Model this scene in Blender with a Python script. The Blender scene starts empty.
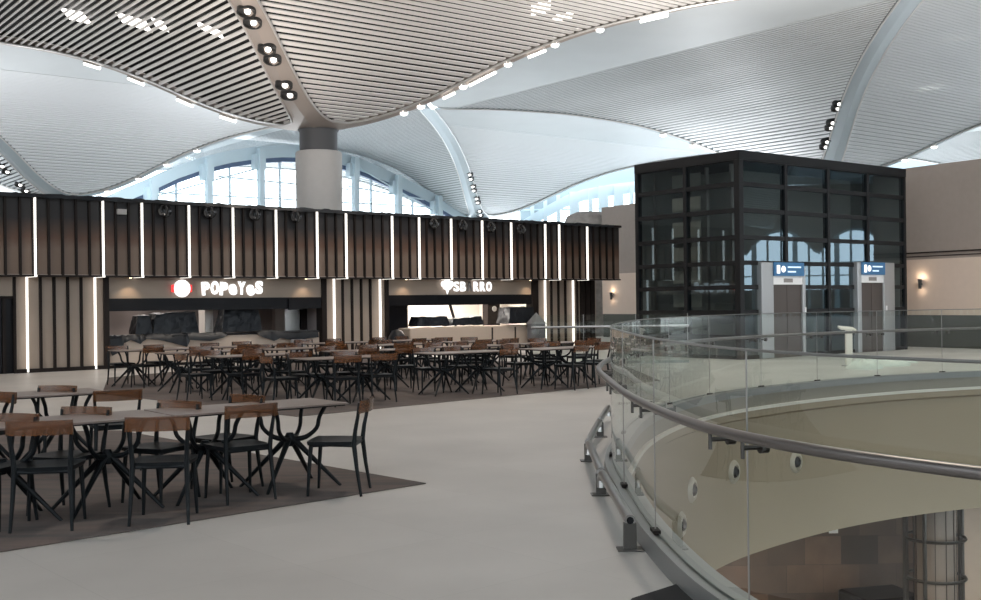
import bpy, math, random
from math import sin, cos, pi, radians, sqrt, exp, floor
from mathutils import Vector, Matrix
from mathutils.geometry import tessellate_polygon
random.seed(7)
SC = bpy.context.scene
COL = SC.collection
F, CX, HY, ROLL, EYE = 1100.0, 490.5, 303.0, 0.012, 1.63

# ------------------------------------------------------------------ helpers
def ray(px, py):
    u, v = px - CX, py - HY
    return Vector(((u - ROLL * v) / F, 1.0, -(v + ROLL * u) / F))
def at_depth(px, py, Y):
    r = ray(px, py); return Vector((r.x * Y, Y, EYE + r.z * Y))
def on_floor(px, py, z=0.0):
    r = ray(px, py); t = (z - EYE) / r.z
    return Vector((r.x * t, t, z))
def on_plane(px, py, p0, n):          # vertical plane through p0 (x,y) with normal n (x,y)
    r = ray(px, py)
    t = (p0[0] * n[0] + p0[1] * n[1]) / (r.x * n[0] + r.y * n[1])
    return Vector((r.x * t, r.y * t, EYE + r.z * t))

def tag(o, label=None, cat=None, group=None, kind=None):
    if label: o['label'] = label
    if cat: o['category'] = cat
    if group: o['group'] = group
    if kind: o['kind'] = kind
    return o
def thing(name, label, cat, loc=(0, 0, 0), rz=0.0, group=None):
    o = bpy.data.objects.new(name, None); COL.objects.link(o)
    o.location = loc; o.rotation_euler = (0, 0, rz)
    o.empty_display_size = 0.1
    return tag(o, label, cat, group)

class MB:
    def __init__(s): s.v = []; s.f = []
    def add(s, vs, fs):
        k = len(s.v); s.v += [tuple(v) for v in vs]
        s.f += [tuple(i + k for i in f) for f in fs]; return s
    def hexa(s, b, t):                # bottom 4, top 4 corners (ccw)
        return s.add(list(b) + list(t), [(3, 2, 1, 0), (4, 5, 6, 7), (0, 1, 5, 4), (1, 2, 6, 5), (2, 3, 7, 6), (3, 0, 4, 7)])
    def box(s, c, size, rz=0.0):
        x, y, z = [a / 2 for a in size]; cr, sr = cos(rz), sin(rz)
        def P(a, b, d): return (c[0] + a * cr - b * sr, c[1] + a * sr + b * cr, c[2] + d)
        return s.hexa([P(-x, -y, -z), P(x, -y, -z), P(x, y, -z), P(-x, y, -z)], [P(-x, -y, z), P(x, -y, z), P(x, y, z), P(-x, y, z)])
    def beam(s, a, b, wv, hv):        # box from a to b, half width vec, half height vec
        a, b, wv, hv = map(Vector, (a, b, wv, hv))
        return s.hexa([a - wv - hv, a + wv - hv, b + wv - hv, b - wv - hv], [a - wv + hv, a + wv + hv, b + wv + hv, b - wv + hv])
    def tube(s, pts, r, n=8, closed=False):
        pts = [Vector(p) for p in pts]; m = len(pts)
        rr = r if isinstance(r, (list, tuple)) else [r] * m
        vs, fs = [], []; prev = None
        for i, p in enumerate(pts):
            if closed: t = pts[(i + 1) % m] - pts[i - 1]
            else: t = pts[min(i + 1, m - 1)] - pts[max(i - 1, 0)]
            t.normalize()
            if prev is None:
                up = Vector((0, 0, 1)) if abs(t.z) < .9 else Vector((1, 0, 0))
                a = t.cross(up).normalized()
            else:
                a = (prev - t * prev.dot(t)).normalized()
            prev = a; b = t.cross(a)
            for k in range(n):
                th = 2 * pi * k / n
                vs.append(p + (a * cos(th) + b * sin(th)) * rr[i])
        for i in range(m if closed else m - 1):
            j = (i + 1) % m
            for k in range(n):
                l = (k + 1) % n
                fs.append((i * n + k, i * n + l, j * n + l, j * n + k))
        if not closed:
            fs.append(tuple(range(n - 1, -1, -1))); fs.append(tuple((m - 1) * n + k for k in range(n)))
        return s.add(vs, fs)
    def lathe(s, c, prof, n=24, axis=(0, 0, 1), cap=True):
        ax = Vector(axis).normalized()
        up = Vector((0, 0, 1)) if abs(ax.z) < .9 else Vector((1, 0, 0))
        a = ax.cross(up).normalized(); b = ax.cross(a); c = Vector(c)
        vs, fs = [], []
        for (r, z) in prof:
            for k in range(n):
                th = 2 * pi * k / n; vs.append(c + ax * z + (a * cos(th) + b * sin(th)) * r)
        for i in range(len(prof) - 1):
            for k in range(n):
                l = (k + 1) % n; fs.append((i * n + k, i * n + l, (i + 1) * n + l, (i + 1) * n + k))
        if cap:
            fs.append(tuple(range(n - 1, -1, -1))); m = len(prof) - 1
            fs.append(tuple(m * n + k for k in range(n)))
        return s.add(vs, fs)
    def grid(s, rows):
        n = len(rows[0]); vs = [p for r in rows for p in r]; fs = []
        for i in range(len(rows) - 1):
            for k in range(n - 1):
                fs.append((i * n + k, i * n + k + 1, (i + 1) * n + k + 1, (i + 1) * n + k))
        return s.add(vs, fs)
    def build(s, name, mat, parent=None, smooth=False, bevel=0.0, solid=0.0):
        me = bpy.data.meshes.new(name); me.from_pydata(s.v, [], s.f)
        me.materials.append(mat)
        if smooth:
            me.shade_smooth()
            try: me.set_sharp_from_angle(angle=radians(40))
            except Exception: pass
        me.update()
        o = bpy.data.objects.new(name, me); COL.objects.link(o)
        if parent: o.parent = parent
        if solid:
            m = o.modifiers.new('solid', 'SOLIDIFY'); m.thickness = solid; m.offset = 0
        if bevel:
            m = o.modifiers.new('bevel', 'BEVEL'); m.width = bevel; m.segments = 2; m.limit_method = 'ANGLE'
        return o
def struct(mb, name, mat, **k): return tag(mb.build(name, mat, **k), kind='structure')

def children(o): return list(o.children)
def copy_tree(o, parent=None):
    c = o.copy(); COL.objects.link(c)
    if parent: c.parent = parent
    for ch in KIDS.get(o.name, []):
        copy_tree(ch, c)
    return c
KIDS = {}
def index_kids(root):
    KIDS[root.name] = [o for o in bpy.data.objects if o.parent == root]
    for k in KIDS[root.name]: index_kids(k)

# ------------------------------------------------------------------ materials
def mat(name, color, rough=.5, metal=0., noise=0., nscale=5., emit=0., ecol=None, spec=.5, bump=0., bscale=40.):
    m = bpy.data.materials.new(name); m.use_nodes = True
    nt = m.node_tree; b = nt.nodes['Principled BSDF']
    b.inputs['Roughness'].default_value = rough; b.inputs['Metallic'].default_value = metal
    b.inputs['Specular IOR Level'].default_value = spec
    c = (*color, 1)
    tc = nt.nodes.new('ShaderNodeTexCoord')
    if noise:
        n = nt.nodes.new('ShaderNodeTexNoise'); n.inputs['Scale'].default_value = nscale; n.inputs['Detail'].default_value = 4
        nt.links.new(tc.outputs['Object'], n.inputs['Vector'])
        r = nt.nodes.new('ShaderNodeValToRGB')
        r.color_ramp.elements[0].position = .3; r.color_ramp.elements[1].position = .7
        r.color_ramp.elements[0].color = tuple(x * (1 - noise) for x in color) + (1,)
        r.color_ramp.elements[1].color = tuple(min(1, x * (1 + noise)) for x in color) + (1,)
        nt.links.new(n.outputs['Fac'], r.inputs['Fac']); nt.links.new(r.outputs['Color'], b.inputs['Base Color'])
    else: b.inputs['Base Color'].default_value = c
    if bump:
        n = nt.nodes.new('ShaderNodeTexNoise'); n.inputs['Scale'].default_value = bscale
        nt.links.new(tc.outputs['Object'], n.inputs['Vector'])
        bp = nt.nodes.new('ShaderNodeBump'); bp.inputs['Strength'].default_value = bump
        nt.links.new(n.outputs['Fac'], bp.inputs['Height']); nt.links.new(bp.outputs['Normal'], b.inputs['Normal'])
    if emit:
        b.inputs['Emission Color'].default_value = (*(ecol or color), 1); b.inputs['Emission Strength'].default_value = emit
    return m
def glass(name, tint, refl=1.0, ior=1.45, rough=0.0, base=0.0, gloss=(1, 1, 1)):
    m = bpy.data.materials.new(name); m.use_nodes = True
    nt = m.node_tree; nt.nodes.clear()
    out = nt.nodes.new('ShaderNodeOutputMaterial'); mx = nt.nodes.new('ShaderNodeMixShader')
    tr = nt.nodes.new('ShaderNodeBsdfTransparent'); tr.inputs['Color'].default_value = (*tint, 1)
    gl = nt.nodes.new('ShaderNodeBsdfGlossy'); gl.inputs['Roughness'].default_value = rough
    gl.inputs['Color'].default_value = (*gloss, 1)
    lw_ = nt.nodes.new('ShaderNodeLayerWeight')
    fr = nt.nodes.new('ShaderNodeMath'); fr.operation = 'POWER'; fr.inputs[1].default_value = 5
    nt.links.new(lw_.outputs['Facing'], fr.inputs[0]); lw_.inputs[0].default_value = .5
    r0 = 2 * ((ior - 1) / (ior + 1)) ** 2
    ma = nt.nodes.new('ShaderNodeMath'); ma.operation = 'MULTIPLY_ADD'
    ma.inputs[1].default_value = (1 - r0) * refl; ma.inputs[2].default_value = base + r0 * refl; ma.use_clamp = True
    nt.links.new(fr.outputs[0], ma.inputs[0]); nt.links.new(ma.outputs[0], mx.inputs[0])
    nt.links.new(tr.outputs[0], mx.inputs[1]); nt.links.new(gl.outputs[0], mx.inputs[2])
    nt.links.new(mx.outputs[0], out.inputs[0])
    return m
def floor_mat():
    m = mat('stone_floor', (.5, .48, .46), rough=.42)
    nt = m.node_tree; b = nt.nodes['Principled BSDF']; tc = nt.nodes.new('ShaderNodeTexCoord')
    mp = nt.nodes.new('ShaderNodeMapping'); mp.inputs['Rotation'].default_value[2] = radians(49)
    br = nt.nodes.new('ShaderNodeTexBrick'); br.inputs['Scale'].default_value = 1.0
    br.offset = 0.0; br.inputs['Brick Width'].default_value = 1.2; br.inputs['Row Height'].default_value = 1.2
    br.inputs['Mortar Size'].default_value = .002; br.inputs['Mortar Smooth'].default_value = .3
    br.inputs['Color1'].default_value = (.525, .50, .475, 1); br.inputs['Color2'].default_value = (.545, .52, .495, 1)
    br.inputs['Mortar'].default_value = (.43, .41, .39, 1)
    n = nt.nodes.new('ShaderNodeTexNoise'); n.inputs['Scale'].default_value = .7; n.inputs['Detail'].default_value = 8
    mx = nt.nodes.new('ShaderNodeMix'); mx.data_type = 'RGBA'; mx.blend_type = 'MULTIPLY'; mx.inputs[0].default_value = .5
    cr = nt.nodes.new('ShaderNodeValToRGB')
    cr.color_ramp.elements[0].position = .3; cr.color_ramp.elements[0].color = (.66, .66, .66, 1)
    cr.color_ramp.elements[1].position = .7; cr.color_ramp.elements[1].color = (1, 1, 1, 1)
    L = nt.links.new
    L(tc.outputs['Object'], mp.inputs[0]); L(mp.outputs[0], br.inputs['Vector']); L(tc.outputs['Object'], n.inputs['Vector'])
    L(n.outputs['Fac'], cr.inputs[0]); L(br.outputs['Color'], mx.inputs[6]); L(cr.outputs[0], mx.inputs[7])
    L(mx.outputs[2], b.inputs['Base Color'])
    return m
def carpet_mat():
    m = mat('brown_carpet', (.17, .14, .13), rough=.9, spec=.2)
    nt = m.node_tree; b = nt.nodes['Principled BSDF']; tc = nt.nodes.new('ShaderNodeTexCoord')
    mp = nt.nodes.new('ShaderNodeMapping'); mp.inputs['Rotation'].default_value[2] = radians(49); mp.inputs['Scale'].default_value = (.6, 5, 1)
    n = nt.nodes.new('ShaderNodeTexNoise'); n.inputs['Scale'].default_value = 1.5; n.inputs['Detail'].default_value = 3
    cr = nt.nodes.new('ShaderNodeValToRGB')
    cr.color_ramp.elements[0].position = .35; cr.color_ramp.elements[0].color = (.105, .095, .092, 1)
    cr.color_ramp.elements[1].position = .65; cr.color_ramp.elements[1].color = (.155, .122, .11, 1)
    L = nt.links.new
    L(tc.outputs['Object'], mp.inputs[0]); L(mp.outputs[0], n.inputs['Vector']); L(n.outputs['Fac'], cr.inputs[0]); L(cr.outputs[0], b.inputs['Base Color'])
    return m
def graded_panel_mat():
    # board colour: near-black at the head, grading down into brown
    m = mat('graded_board', (.2, .15, .12), rough=.6)
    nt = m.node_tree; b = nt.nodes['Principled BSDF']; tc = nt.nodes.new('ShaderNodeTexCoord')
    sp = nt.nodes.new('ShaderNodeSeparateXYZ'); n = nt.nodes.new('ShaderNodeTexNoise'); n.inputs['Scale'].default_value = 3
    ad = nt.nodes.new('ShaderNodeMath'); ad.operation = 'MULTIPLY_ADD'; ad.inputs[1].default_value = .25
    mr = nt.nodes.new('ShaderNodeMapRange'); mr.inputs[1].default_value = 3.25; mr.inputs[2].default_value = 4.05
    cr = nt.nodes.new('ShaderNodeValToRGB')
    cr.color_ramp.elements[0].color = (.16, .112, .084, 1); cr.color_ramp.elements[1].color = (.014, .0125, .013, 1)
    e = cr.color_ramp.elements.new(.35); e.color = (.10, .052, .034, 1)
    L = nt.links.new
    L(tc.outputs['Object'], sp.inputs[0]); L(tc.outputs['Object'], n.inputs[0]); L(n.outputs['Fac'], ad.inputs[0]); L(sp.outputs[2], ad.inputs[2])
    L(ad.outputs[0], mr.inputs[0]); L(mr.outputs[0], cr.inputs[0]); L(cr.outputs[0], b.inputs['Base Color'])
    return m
def stone_wall_mat():
    m = mat('brown_stone', (.1, .07, .055), rough=.5)
    nt = m.node_tree; b = nt.nodes['Principled BSDF']; tc = nt.nodes.new('ShaderNodeTexCoord')
    mp = nt.nodes.new('ShaderNodeMapping'); mp.inputs['Rotation'].default_value[0] = radians(90)
    br = nt.nodes.new('ShaderNodeTexBrick'); br.inputs['Scale'].default_value = 1
    br.inputs['Brick Width'].default_value = .9; br.inputs['Row Height'].default_value = .7; br.inputs['Mortar Size'].default_value = 0.004
    br.inputs['Color1'].default_value = (.075, .055, .045, 1); br.inputs['Color2'].default_value = (.24, .15, .105, 1); br.inputs['Mortar'].default_value = (.06, .05, .045, 1)
    n = nt.nodes.new('ShaderNodeTexNoise'); n.inputs['Scale'].default_value = 1.2; n.inputs['Detail'].default_value = 5
    mx = nt.nodes.new('ShaderNodeMix'); mx.data_type = 'RGBA'; mx.blend_type = 'MULTIPLY'; mx.inputs[0].default_value = .8
    L = nt.links.new
    L(tc.outputs['Object'], mp.inputs[0]); L(mp.outputs[0], br.inputs['Vector']); L(tc.outputs['Object'], n.inputs[0])
    L(br.outputs['Color'], mx.inputs[6]); L(n.outputs['Fac'], mx.inputs[7]); L(mx.outputs[2], b.inputs['Base Color'])
    return m

M = dict(
    floor=floor_mat(), carpet=carpet_mat(), graded=graded_panel_mat(), stone=stone_wall_mat(),
    slat_near=mat('slat_satin_metal', (.80, .77, .745), .5, .1), slat=mat('slat_pale_metal', (.80, .82, .83), .5, .05),
    back_unlit=mat('void_unlit', (.012, .012, .012), .9), back_daylit=mat('void_daylit', (.30, .32, .33), .9),  # how daylight reaches each roof void is put into these two backing colours
    smooth_panel=mat('pale_roof_panel', (.66, .69, .70), .5, .05, noise=.03, nscale=.4),
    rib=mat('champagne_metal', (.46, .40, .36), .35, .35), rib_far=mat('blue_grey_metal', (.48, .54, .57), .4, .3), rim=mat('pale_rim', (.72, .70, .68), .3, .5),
    column=mat('column_paint', (.54, .52, .50), .5, noise=.02), neck=mat('neck_metal', (.09, .09, .095), .6, .1),
    facade=mat('facade_paint', (.60, .72, .78), .5), gloss=mat('gloss_black', (.02, .02, .022), .15), spandrel=mat('spandrel_paint', (.34, .42, .46), .5), facade_dark=mat('facade_gasket', (.10, .15, .25), .5),
    beige=mat('beige_board', (.32, .255, .205), .6, noise=.03, nscale=2), cream=mat('cream_paint', (.62, .49, .40), .6, noise=.02),
    taupe=mat('taupe_paint', (.30, .25, .22), .7, noise=.03), batten=mat('dark_batten', (.014, .010, .009), .6, spec=.2),
    black=mat('black_gloss', (.010, .010, .012), .35, spec=.15), plastic=mat('black_plastic_sheet', (.010, .012, .016), .38, spec=.3, bump=.4, bscale=6),
    led=mat('led_white', (1, .95, .88), .5, emit=1.0), sign_white=mat('sign_white', (1, 1, 1), .5, emit=.75),
    sign_dim=mat('sign_unlit', (.25, .23, .22), .5), sign_red=mat('sign_red', (.8, .03, .03), .5, emit=1.2),
    lamp=mat('lamp_lens', (1, .97, .92), .5, emit=2.5), lamp_warm=mat('lamp_warm', (1, .8, .55), .5, emit=5.0), housing=mat('lamp_housing', (.03, .03, .03), .4),
    reflector=mat('lamp_reflector', (.85, .84, .82), .2, .8),
    chair_black=mat('chair_black', (.006, .008, .010), .45, spec=.2), back_brown=None,
    table_top=mat('table_laminate', (.21, .165, .145), .35, noise=.06, nscale=3), steel=mat('brushed_steel', (.34, .33, .32), .28, .9),
    rail=mat('handrail_steel', (.24, .22, .215), .35, .85), dark_steel=mat('dark_steel', (.1, .095, .09), .35, .8),
    channel=mat('channel_steel', (.27, .275, .27), .4, .6),
    fascia=mat('fascia_plaster', (.33, .26, .175), .55, noise=.02, nscale=.6), rimwhite=mat('slab_rim', (.72, .68, .60), .4),
    frame=mat('tower_frame', (.010, .010, .011), .45, spec=.25), core=mat('shaft_grey', (.32, .32, .31), .6), corelight=mat('shaft_panel', (.42, .42, .39), .6),
    door=mat('lift_door', (.085, .068, .06), .4, .4), sign_blue=mat('sign_blue', (.03, .13, .27), .4, emit=.05, ecol=(.05, .25, .6)),
    white=mat('white_plastic', (.8, .8, .8), .4), wain=mat('dark_wainscot', (.06, .06, .05), .35), mat_black=mat('entrance_mat', (.015, .015, .017), .9),
    slabedge=mat('slab_edge', (.24, .215, .175), .5), portal=mat('portal_steel', (.36, .36, .36), .3, .5),
    rail_glass=glass('rail_glass', (.90, .955, .925), .85, 1.5), tower_glass=glass('tower_glass', (.48, .51, .50), 1.0, 1.5, base=.05, gloss=(.5, .66, .76)),
    window_glass=glass('window_glass', (.97, .99, 1), .6, 1.3), counter=mat('counter_board', (.47, .38, .31), .45),
    white_wall=mat('kitchen_white', (.85, .80, .75), .5), lowfloor=mat('lower_floor', (.06, .055, .05), .4), steelbox=mat('kitchen_steel', (.45, .44, .43), .3, .8),
)
bb = mat('amber_resin', (.125, .045, .015), .18, noise=.12, nscale=12)
bb.node_tree.nodes['Principled BSDF'].inputs['Alpha'].default_value = .68
M['back_brown'] = bb

# ------------------------------------------------------------------ camera, world
cam = bpy.data.cameras.new('camera'); co = bpy.data.objects.new('camera', cam); COL.objects.link(co)
cam.sensor_width = 36; cam.lens = 36 * F / 981; cam.shift_y = 3.0 / 981; cam.clip_end = 600
cr_, cu_ = Vector((1, 0, -ROLL)).normalized(), Vector((ROLL, 0, 1)).normalized()
cb_ = cr_.cross(cu_)
mt = Matrix((cr_, cu_, cb_)).transposed().to_4x4(); mt.translation = (0, 0, EYE)
co.matrix_world = mt; SC.camera = co
w = bpy.data.worlds.new('world'); SC.world = w; w.use_nodes = True
w.node_tree.nodes['Background'].inputs[0].default_value = (.86, .94, 1.0, 1)
w.node_tree.nodes['Background'].inputs[1].default_value = 3.6
SC.view_settings.view_transform = 'Standard'; SC.view_settings.look = 'None'
SC.view_settings.exposure = 0.46; SC.view_settings.gamma = 1
SC.cycles.use_denoising = True
SC.cycles.max_bounces = 8; SC.cycles.transparent_max_bounces = 24; SC.cycles.sample_clamp_indirect = 5

def light(kind, loc, energy, color=(1, 1, 1), size=.2, rot=None, spot=None, sy=None, name='lamp_light'):
    l = bpy.data.lights.new(name, kind); l.energy = energy; l.color = color
    if kind == 'AREA':
        l.size = size
        if sy: l.shape = 'RECTANGLE'; l.size_y = sy
    else: l.shadow_soft_size = size
    if spot: l.spot_size = radians(spot); l.spot_blend = .6
    o = bpy.data.objects.new(name, l); COL.objects.link(o); o.location = loc
    if rot: o.rotation_euler = rot
    return o

# ------------------------------------------------------------------ vaulted slatted roof
Z0 = 42.0
A0 = radians(7.3)
GX = Vector((cos(A0), -sin(A0), 0)); GY = Vector((sin(A0), cos(A0), 0))
P0 = Vector((-.1545 * Z0, Z0, 0)); L = .532 * Z0
UP = Vector((sin(radians(52.3)), cos(radians(52.3)), 0)); VP_ = Vector((-UP.y, UP.x, 0))
TAB = [(0, .157), (.05, .164), (.09, .176), (.12, .188), (.163, .209), (.203, .225), (.255, .241), (.34, .257), (.43, .266), (.53, .271), (.8, .278), (1.2, .282)]
def H(q):
    q = max(0, q) / Z0
    for (a, ha), (b, hb) in zip(TAB, TAB[1:]):
        if q <= b:
            t = (q - a) / (b - a); return EYE + Z0 * (ha + (hb - ha) * t)
    return EYE + Z0 * TAB[-1][1]
_H = H
_tb = [sum(_H(i * .25 + k * .35) for k in range(-3, 4)) / 7 for i in range(240)]
def H(q):
    if q < 0: q = 0
    i = min(int(q / .25), 238); t = q / .25 - i
    return _tb[i] * (1 - t) + _tb[i + 1] * t
R0, E0, CC = .42, .22, .55
PITCH = .315
def sector(i, j, s, off, qs, fill):
    LL = L - s * off
    def pt(d, ww, z): 
        p = P0 + GX * (i * L + off + s * d) + GY * (j * L - ww); return (p.x, p.y, z)
    WM = L + (.25 if j > 0 else 0)
    def lims(q):
        Q = q - R0 - E0
        if Q <= 2 * CC: return q / 2, q / 2
        r = sqrt(Q * Q - 4 * CC * CC)
        return R0 + (Q - r) / 2, R0 + (Q + r) / 2
    sl, bk, rb, ed, rm, sm = MB(), MB(), MB(), MB(), MB(), MB()
    q = R0 + E0 + 2 * CC + .05; hw = PITCH * fill
    while q < qs:
        d1, d2 = lims(q); d1 = max(d1, q - WM); d2 = min(d2, LL)
        if d2 > d1 + .02:
            B, T = [], []
            for (dd, qq) in ((d1, q - hw), (d2, q - hw), (d2, q + hw), (d1, q + hw)):
                ww = q - dd; off = (qq - q) / 2; z = H(qq)
                B.append(pt(dd + off, ww + off, z)); T.append(pt(dd + off, ww + off, z + .035))
            sl.hexa(B, T)
        q += PITCH
    # void behind the slats
    rows = []; q = .3
    while q < qs + .3:
        a = max(0, q - WM); b = min(q, LL)
        rows.append([pt(a + (b - a) * k / 3, q - (a + (b - a) * k / 3), H(q) + .30) for k in range(4)]); q += .6
    a = max(0, qs - WM); b = min(qs, LL)
    rows.append([pt(a + (b - a) * k / 3, qs + .5 - (a + (b - a) * k / 3), H(qs) + .30) for k in range(4)])
    rows.append([pt(a + (b - a) * k / 3, qs + .5 - (a + (b - a) * k / 3), H(qs) + .03) for k in range(4)])
    bk.grid(rows)
    # rib ribbon and edge ribbon
    qq = [0.02 + .12 * k for k in range(26)] + [3.2 + .5 * k for k in range(40)]
    rr, er, rim1, rim2 = [], [], [], []
    for q in qq:
        d1, d2 = lims(q)
        if q - d1 <= WM:
            rr.append([pt(d1 * k / 3, q - d1 * k / 3, H(q) - .05) for k in range(4)])
            if d2 > d1: rim1.append(pt(d1, q - d1, H(q) - .06))
        if d2 <= LL:
            er.append([pt(d2 + (q - d2) * k / 2, (q - d2) * (1 - k / 2), H(q) - .05) for k in range(3)] + [pt(q, -.02, H(q) + .45)])
            if d2 > d1: rim2.append(pt(d2, q - d2, H(q) - .06))
    rb.grid(rr); ed.grid(er)
    if len(rim1) > 2: rm.tube(list(reversed(rim1)) + rim2, .045, 5)
    # closed smooth roof skin past the slats
    rows = []; q = qs - .12
    while q <= LL + L:
        a = max(R0 if q - R0 <= WM else 0, q - WM); b = min(LL, lims(q)[1])
        if b > a + .01:
            rows.append([pt(a + (b - a) * k / 4, q - (a + (b - a) * k / 4), H(q)) for k in range(5)])
        q += .8
    if len(rows) > 1: sm.grid(rows)
    return sl, bk, rb, ed, rm, sm
trim_n = [0]
def trim(mb, m, **k):
    trim_n[0] += 1
    return struct(mb, 'trim_%d' % trim_n[0], m, **k)
cells = [(4, 2), (5, 1), (4, -2), (5, -1), (0, 0), (-1, 1), (1, 1), (0, 2), (-2, 2), (2, 2), (-3, 1), (3, 1), (2, 0), (-2, 0), (-1, -1), (1, -1), (3, -1), (0, -2), (2, -2), (-2, -2), (4, 0), (-3, -1)]
for (i, j) in cells:
    for s in (-1, 1):
        near = (j <= 0)
        sl, bk, rb, ed, rm, sm = sector(i, j, s, -.55 if (i, j) == (1, 1) else 0.0, (.50 if near else {(0, 2, -1): .64, (1, 1, 1): .80, (1, 1, -1): .50, (-1, 1, 1): .47}.get((i, j, s), .43)) * Z0, (.235 if (i, j, s) == (0, 0, 1) else .29) if near else .31)
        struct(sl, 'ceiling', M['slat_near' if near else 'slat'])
        struct(bk, 'ceiling', M['back_unlit' if near else 'back_daylit'])
        struct(sm, 'ceiling', M['smooth_panel'], smooth=True)
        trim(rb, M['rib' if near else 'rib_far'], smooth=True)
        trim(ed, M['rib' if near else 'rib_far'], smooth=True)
        trim(rm, M['rim'], smooth=True)

def hit_roof(px, py, j):
    r = ray(px, py); best = None
    t = 15.0
    prev = None
    while t < 150:
        p = Vector((0, 0, EYE)) + r * t
        rel = Vector((p.x, p.y, 0)) - P0
        x, y = rel.dot(GX), rel.dot(GY); ww = j * L - y
        if 0 <= ww <= L * 1.02:
            k = round((x / L - j) / 2) * 2 + j
            q = abs(x - k * L) + ww
            dz = p.z - H(q)
            if prev is not None and prev < 0 <= dz: return p
            prev = dz
        t += .03
    return None

# downlights set in the ribs
def downlight(px, py, j, r, label, group, lens='lamp'):
    p = hit_roof(px, py, j)
    if p is None: print('MISS downlight', px, py); return
    o = thing('ceiling_downlight', label, 'ceiling light', p, 0, group)
    back = (Vector((0, 0, EYE)) - p).normalized()
    ax = Vector((0, -.35, -1)).normalized()
    MB().lathe(ax * -.05, [(r * .2, 0), (r, 0), (r, .16), (r * .88, .17), (r * .86, .08), (r * .1, .075)], 20, ax).build('housing', M['housing'], o, smooth=True)
    MB().lathe(ax * .06 + Vector((.15 * r, -.12 * r, 0)), [(r * .34, 0), (r * .30, .04), (r * .1, .05)], 16, (Vector((.25, -.9, -.8))).normalized()).build('lens', M[lens], o, smooth=True)
order = ['topmost', 'second from top', 'third from top', 'fourth from top', 'fifth from top', 'lowest']
for k, (x, y) in enumerate([(246.5, 10), (252.6, 21.4), (267, 48), (272.6, 58.6), (284, 84), (289, 94)]):
    downlight(x, y, 0, .30, 'round downlight, %s on the champagne rib above the big column' % order[k], 'downlights on the near ceiling rib')
o8 = ['topmost', 'second', 'third', 'fourth', 'fifth', 'sixth', 'seventh', 'lowest']
for k, (x, y) in enumerate([(469, 174), (470, 178.5), (472.2, 186), (473, 190), (476, 198), (477, 202), (479, 210.5), (480, 214.5)]):
    downlight(x, y, 2, .30, 'small round downlight, %s down the pale rib over the right-hand shop' % o8[k], 'downlights on the far central rib')
for k, (x, y) in enumerate([(838, 103), (836.5, 107.5), (831.5, 122), (830, 127), (826, 141), (824.5, 146)]):
    downlight(x, y, 1, .28, 'round downlight, %s on the grey rib above the glass tower' % order[k], 'downlights on the right ceiling rib')
for k, (x, y) in enumerate([(2, 165.5), (7, 171), (20, 184), (26, 190)]):
    downlight(x, y, 1, .30, 'round downlight, %s on the short rib at the far left edge' % ['topmost', 'second', 'third', 'lowest'][k], 'downlights on the left ceiling rib')
def roofz(x, y, j):
    rel = Vector((x, y, 0)) - P0; a_, b_ = rel.dot(GX), rel.dot(GY); ww = j * L - b_
    k = round((a_ / L - j) / 2) * 2 + j
    return H(abs(a_ - k * L) + ww)
for k, (px, py, j, lx, ly) in enumerate([(76, 17, 0, 1.5, .9), (134, 23, 0, 1.9, .7), (160, 26, 0, .8, .6), (210, 31, 0, 1.5, .4), (541, 9, 0, 1.2, .7), (563, 18, 0, 1.3, .4), (930, 88, 1, 2.2, .6), (958, 39, 1, 2.4, .5)]):
    p = hit_roof(px, py, j)
    if p is None: continue
    rows = []
    for a_ in range(5):
        row = []
        for b_ in range(5):
            x, y = p.x + lx * .55 * (a_ / 4 - .5), p.y + ly * 1.1 * (b_ / 4 - .5); row.append((x, y, roofz(x, y, j) + .05))
        rows.append(row)
    o = MB().grid(rows).build('skylight', M['lamp'])
    tag(o, 'small bright skylight behind the slats, %s' % ['leftmost of four at the top left', 'second of four at the top left', 'third of four at the top left', 'rightmost of four at the top left', 'upper of two at the top centre', 'lower of two at the top centre', 'lower of two at the right edge', 'upper of two at the right edge'][k], 'skylight', 'skylights behind the roof slats')
# lamps along the vault edges
def edge_lamp(px, py, label, group, r=.13, Yp=None, j=0):
    # depth from the row line the edge lies on
    o0 = P0 + GY * (j * L - .1); rr = ray(px, py)
    t = o0.dot(GY) / Vector((rr.x, rr.y, 0)).dot(GY)
    p = Vector((rr.x * t, rr.y * t, EYE + rr.z * t))
    x = (p - P0).dot(GX); k = round((x / L - j) / 2) * 2 + j
    p.z = H(abs(x - k * L)) - .02
    o = thing('edge_spotlight', label, 'ceiling light', p, 0, group)
    MB().lathe((0, 0, 0), [(.05, .1), (r * .8, .08), (r, 0), (r * .9, -.05)], 14).build('housing', M['reflector'], o, smooth=True)
    MB().lathe((0, 0, -.05), [(r * .9, 0), (r * .8, -.07), (r * .3, -.11)], 14).build('lens', M['lamp'], o, smooth=True)
for k, (x, y) in enumerate([(404, 113), (421, 104), (463, 80), (508, 60), (555, 43), (600, 28), (645, 14)]):
    edge_lamp(x, y, 'bright spotlight, %s from the column along the brown vault edge rising right' % ['first', 'second', 'third', 'fourth', 'fifth', 'sixth', 'seventh'][k], 'spotlights on the right edge of the near vault', .17)
def edge_pt(px, py, j, dz):
    o0 = P0 + GY * (j * L - .05); rr = ray(px, py)
    t = o0.dot(GY) / Vector((rr.x, rr.y, 0)).dot(GY)
    p = Vector((rr.x * t, rr.y * t, 0)); x = (p - P0).dot(GX); k = round((x / L - j) / 2) * 2 + j
    p.z = H(abs(x - k * L)) + dz; return p
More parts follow.
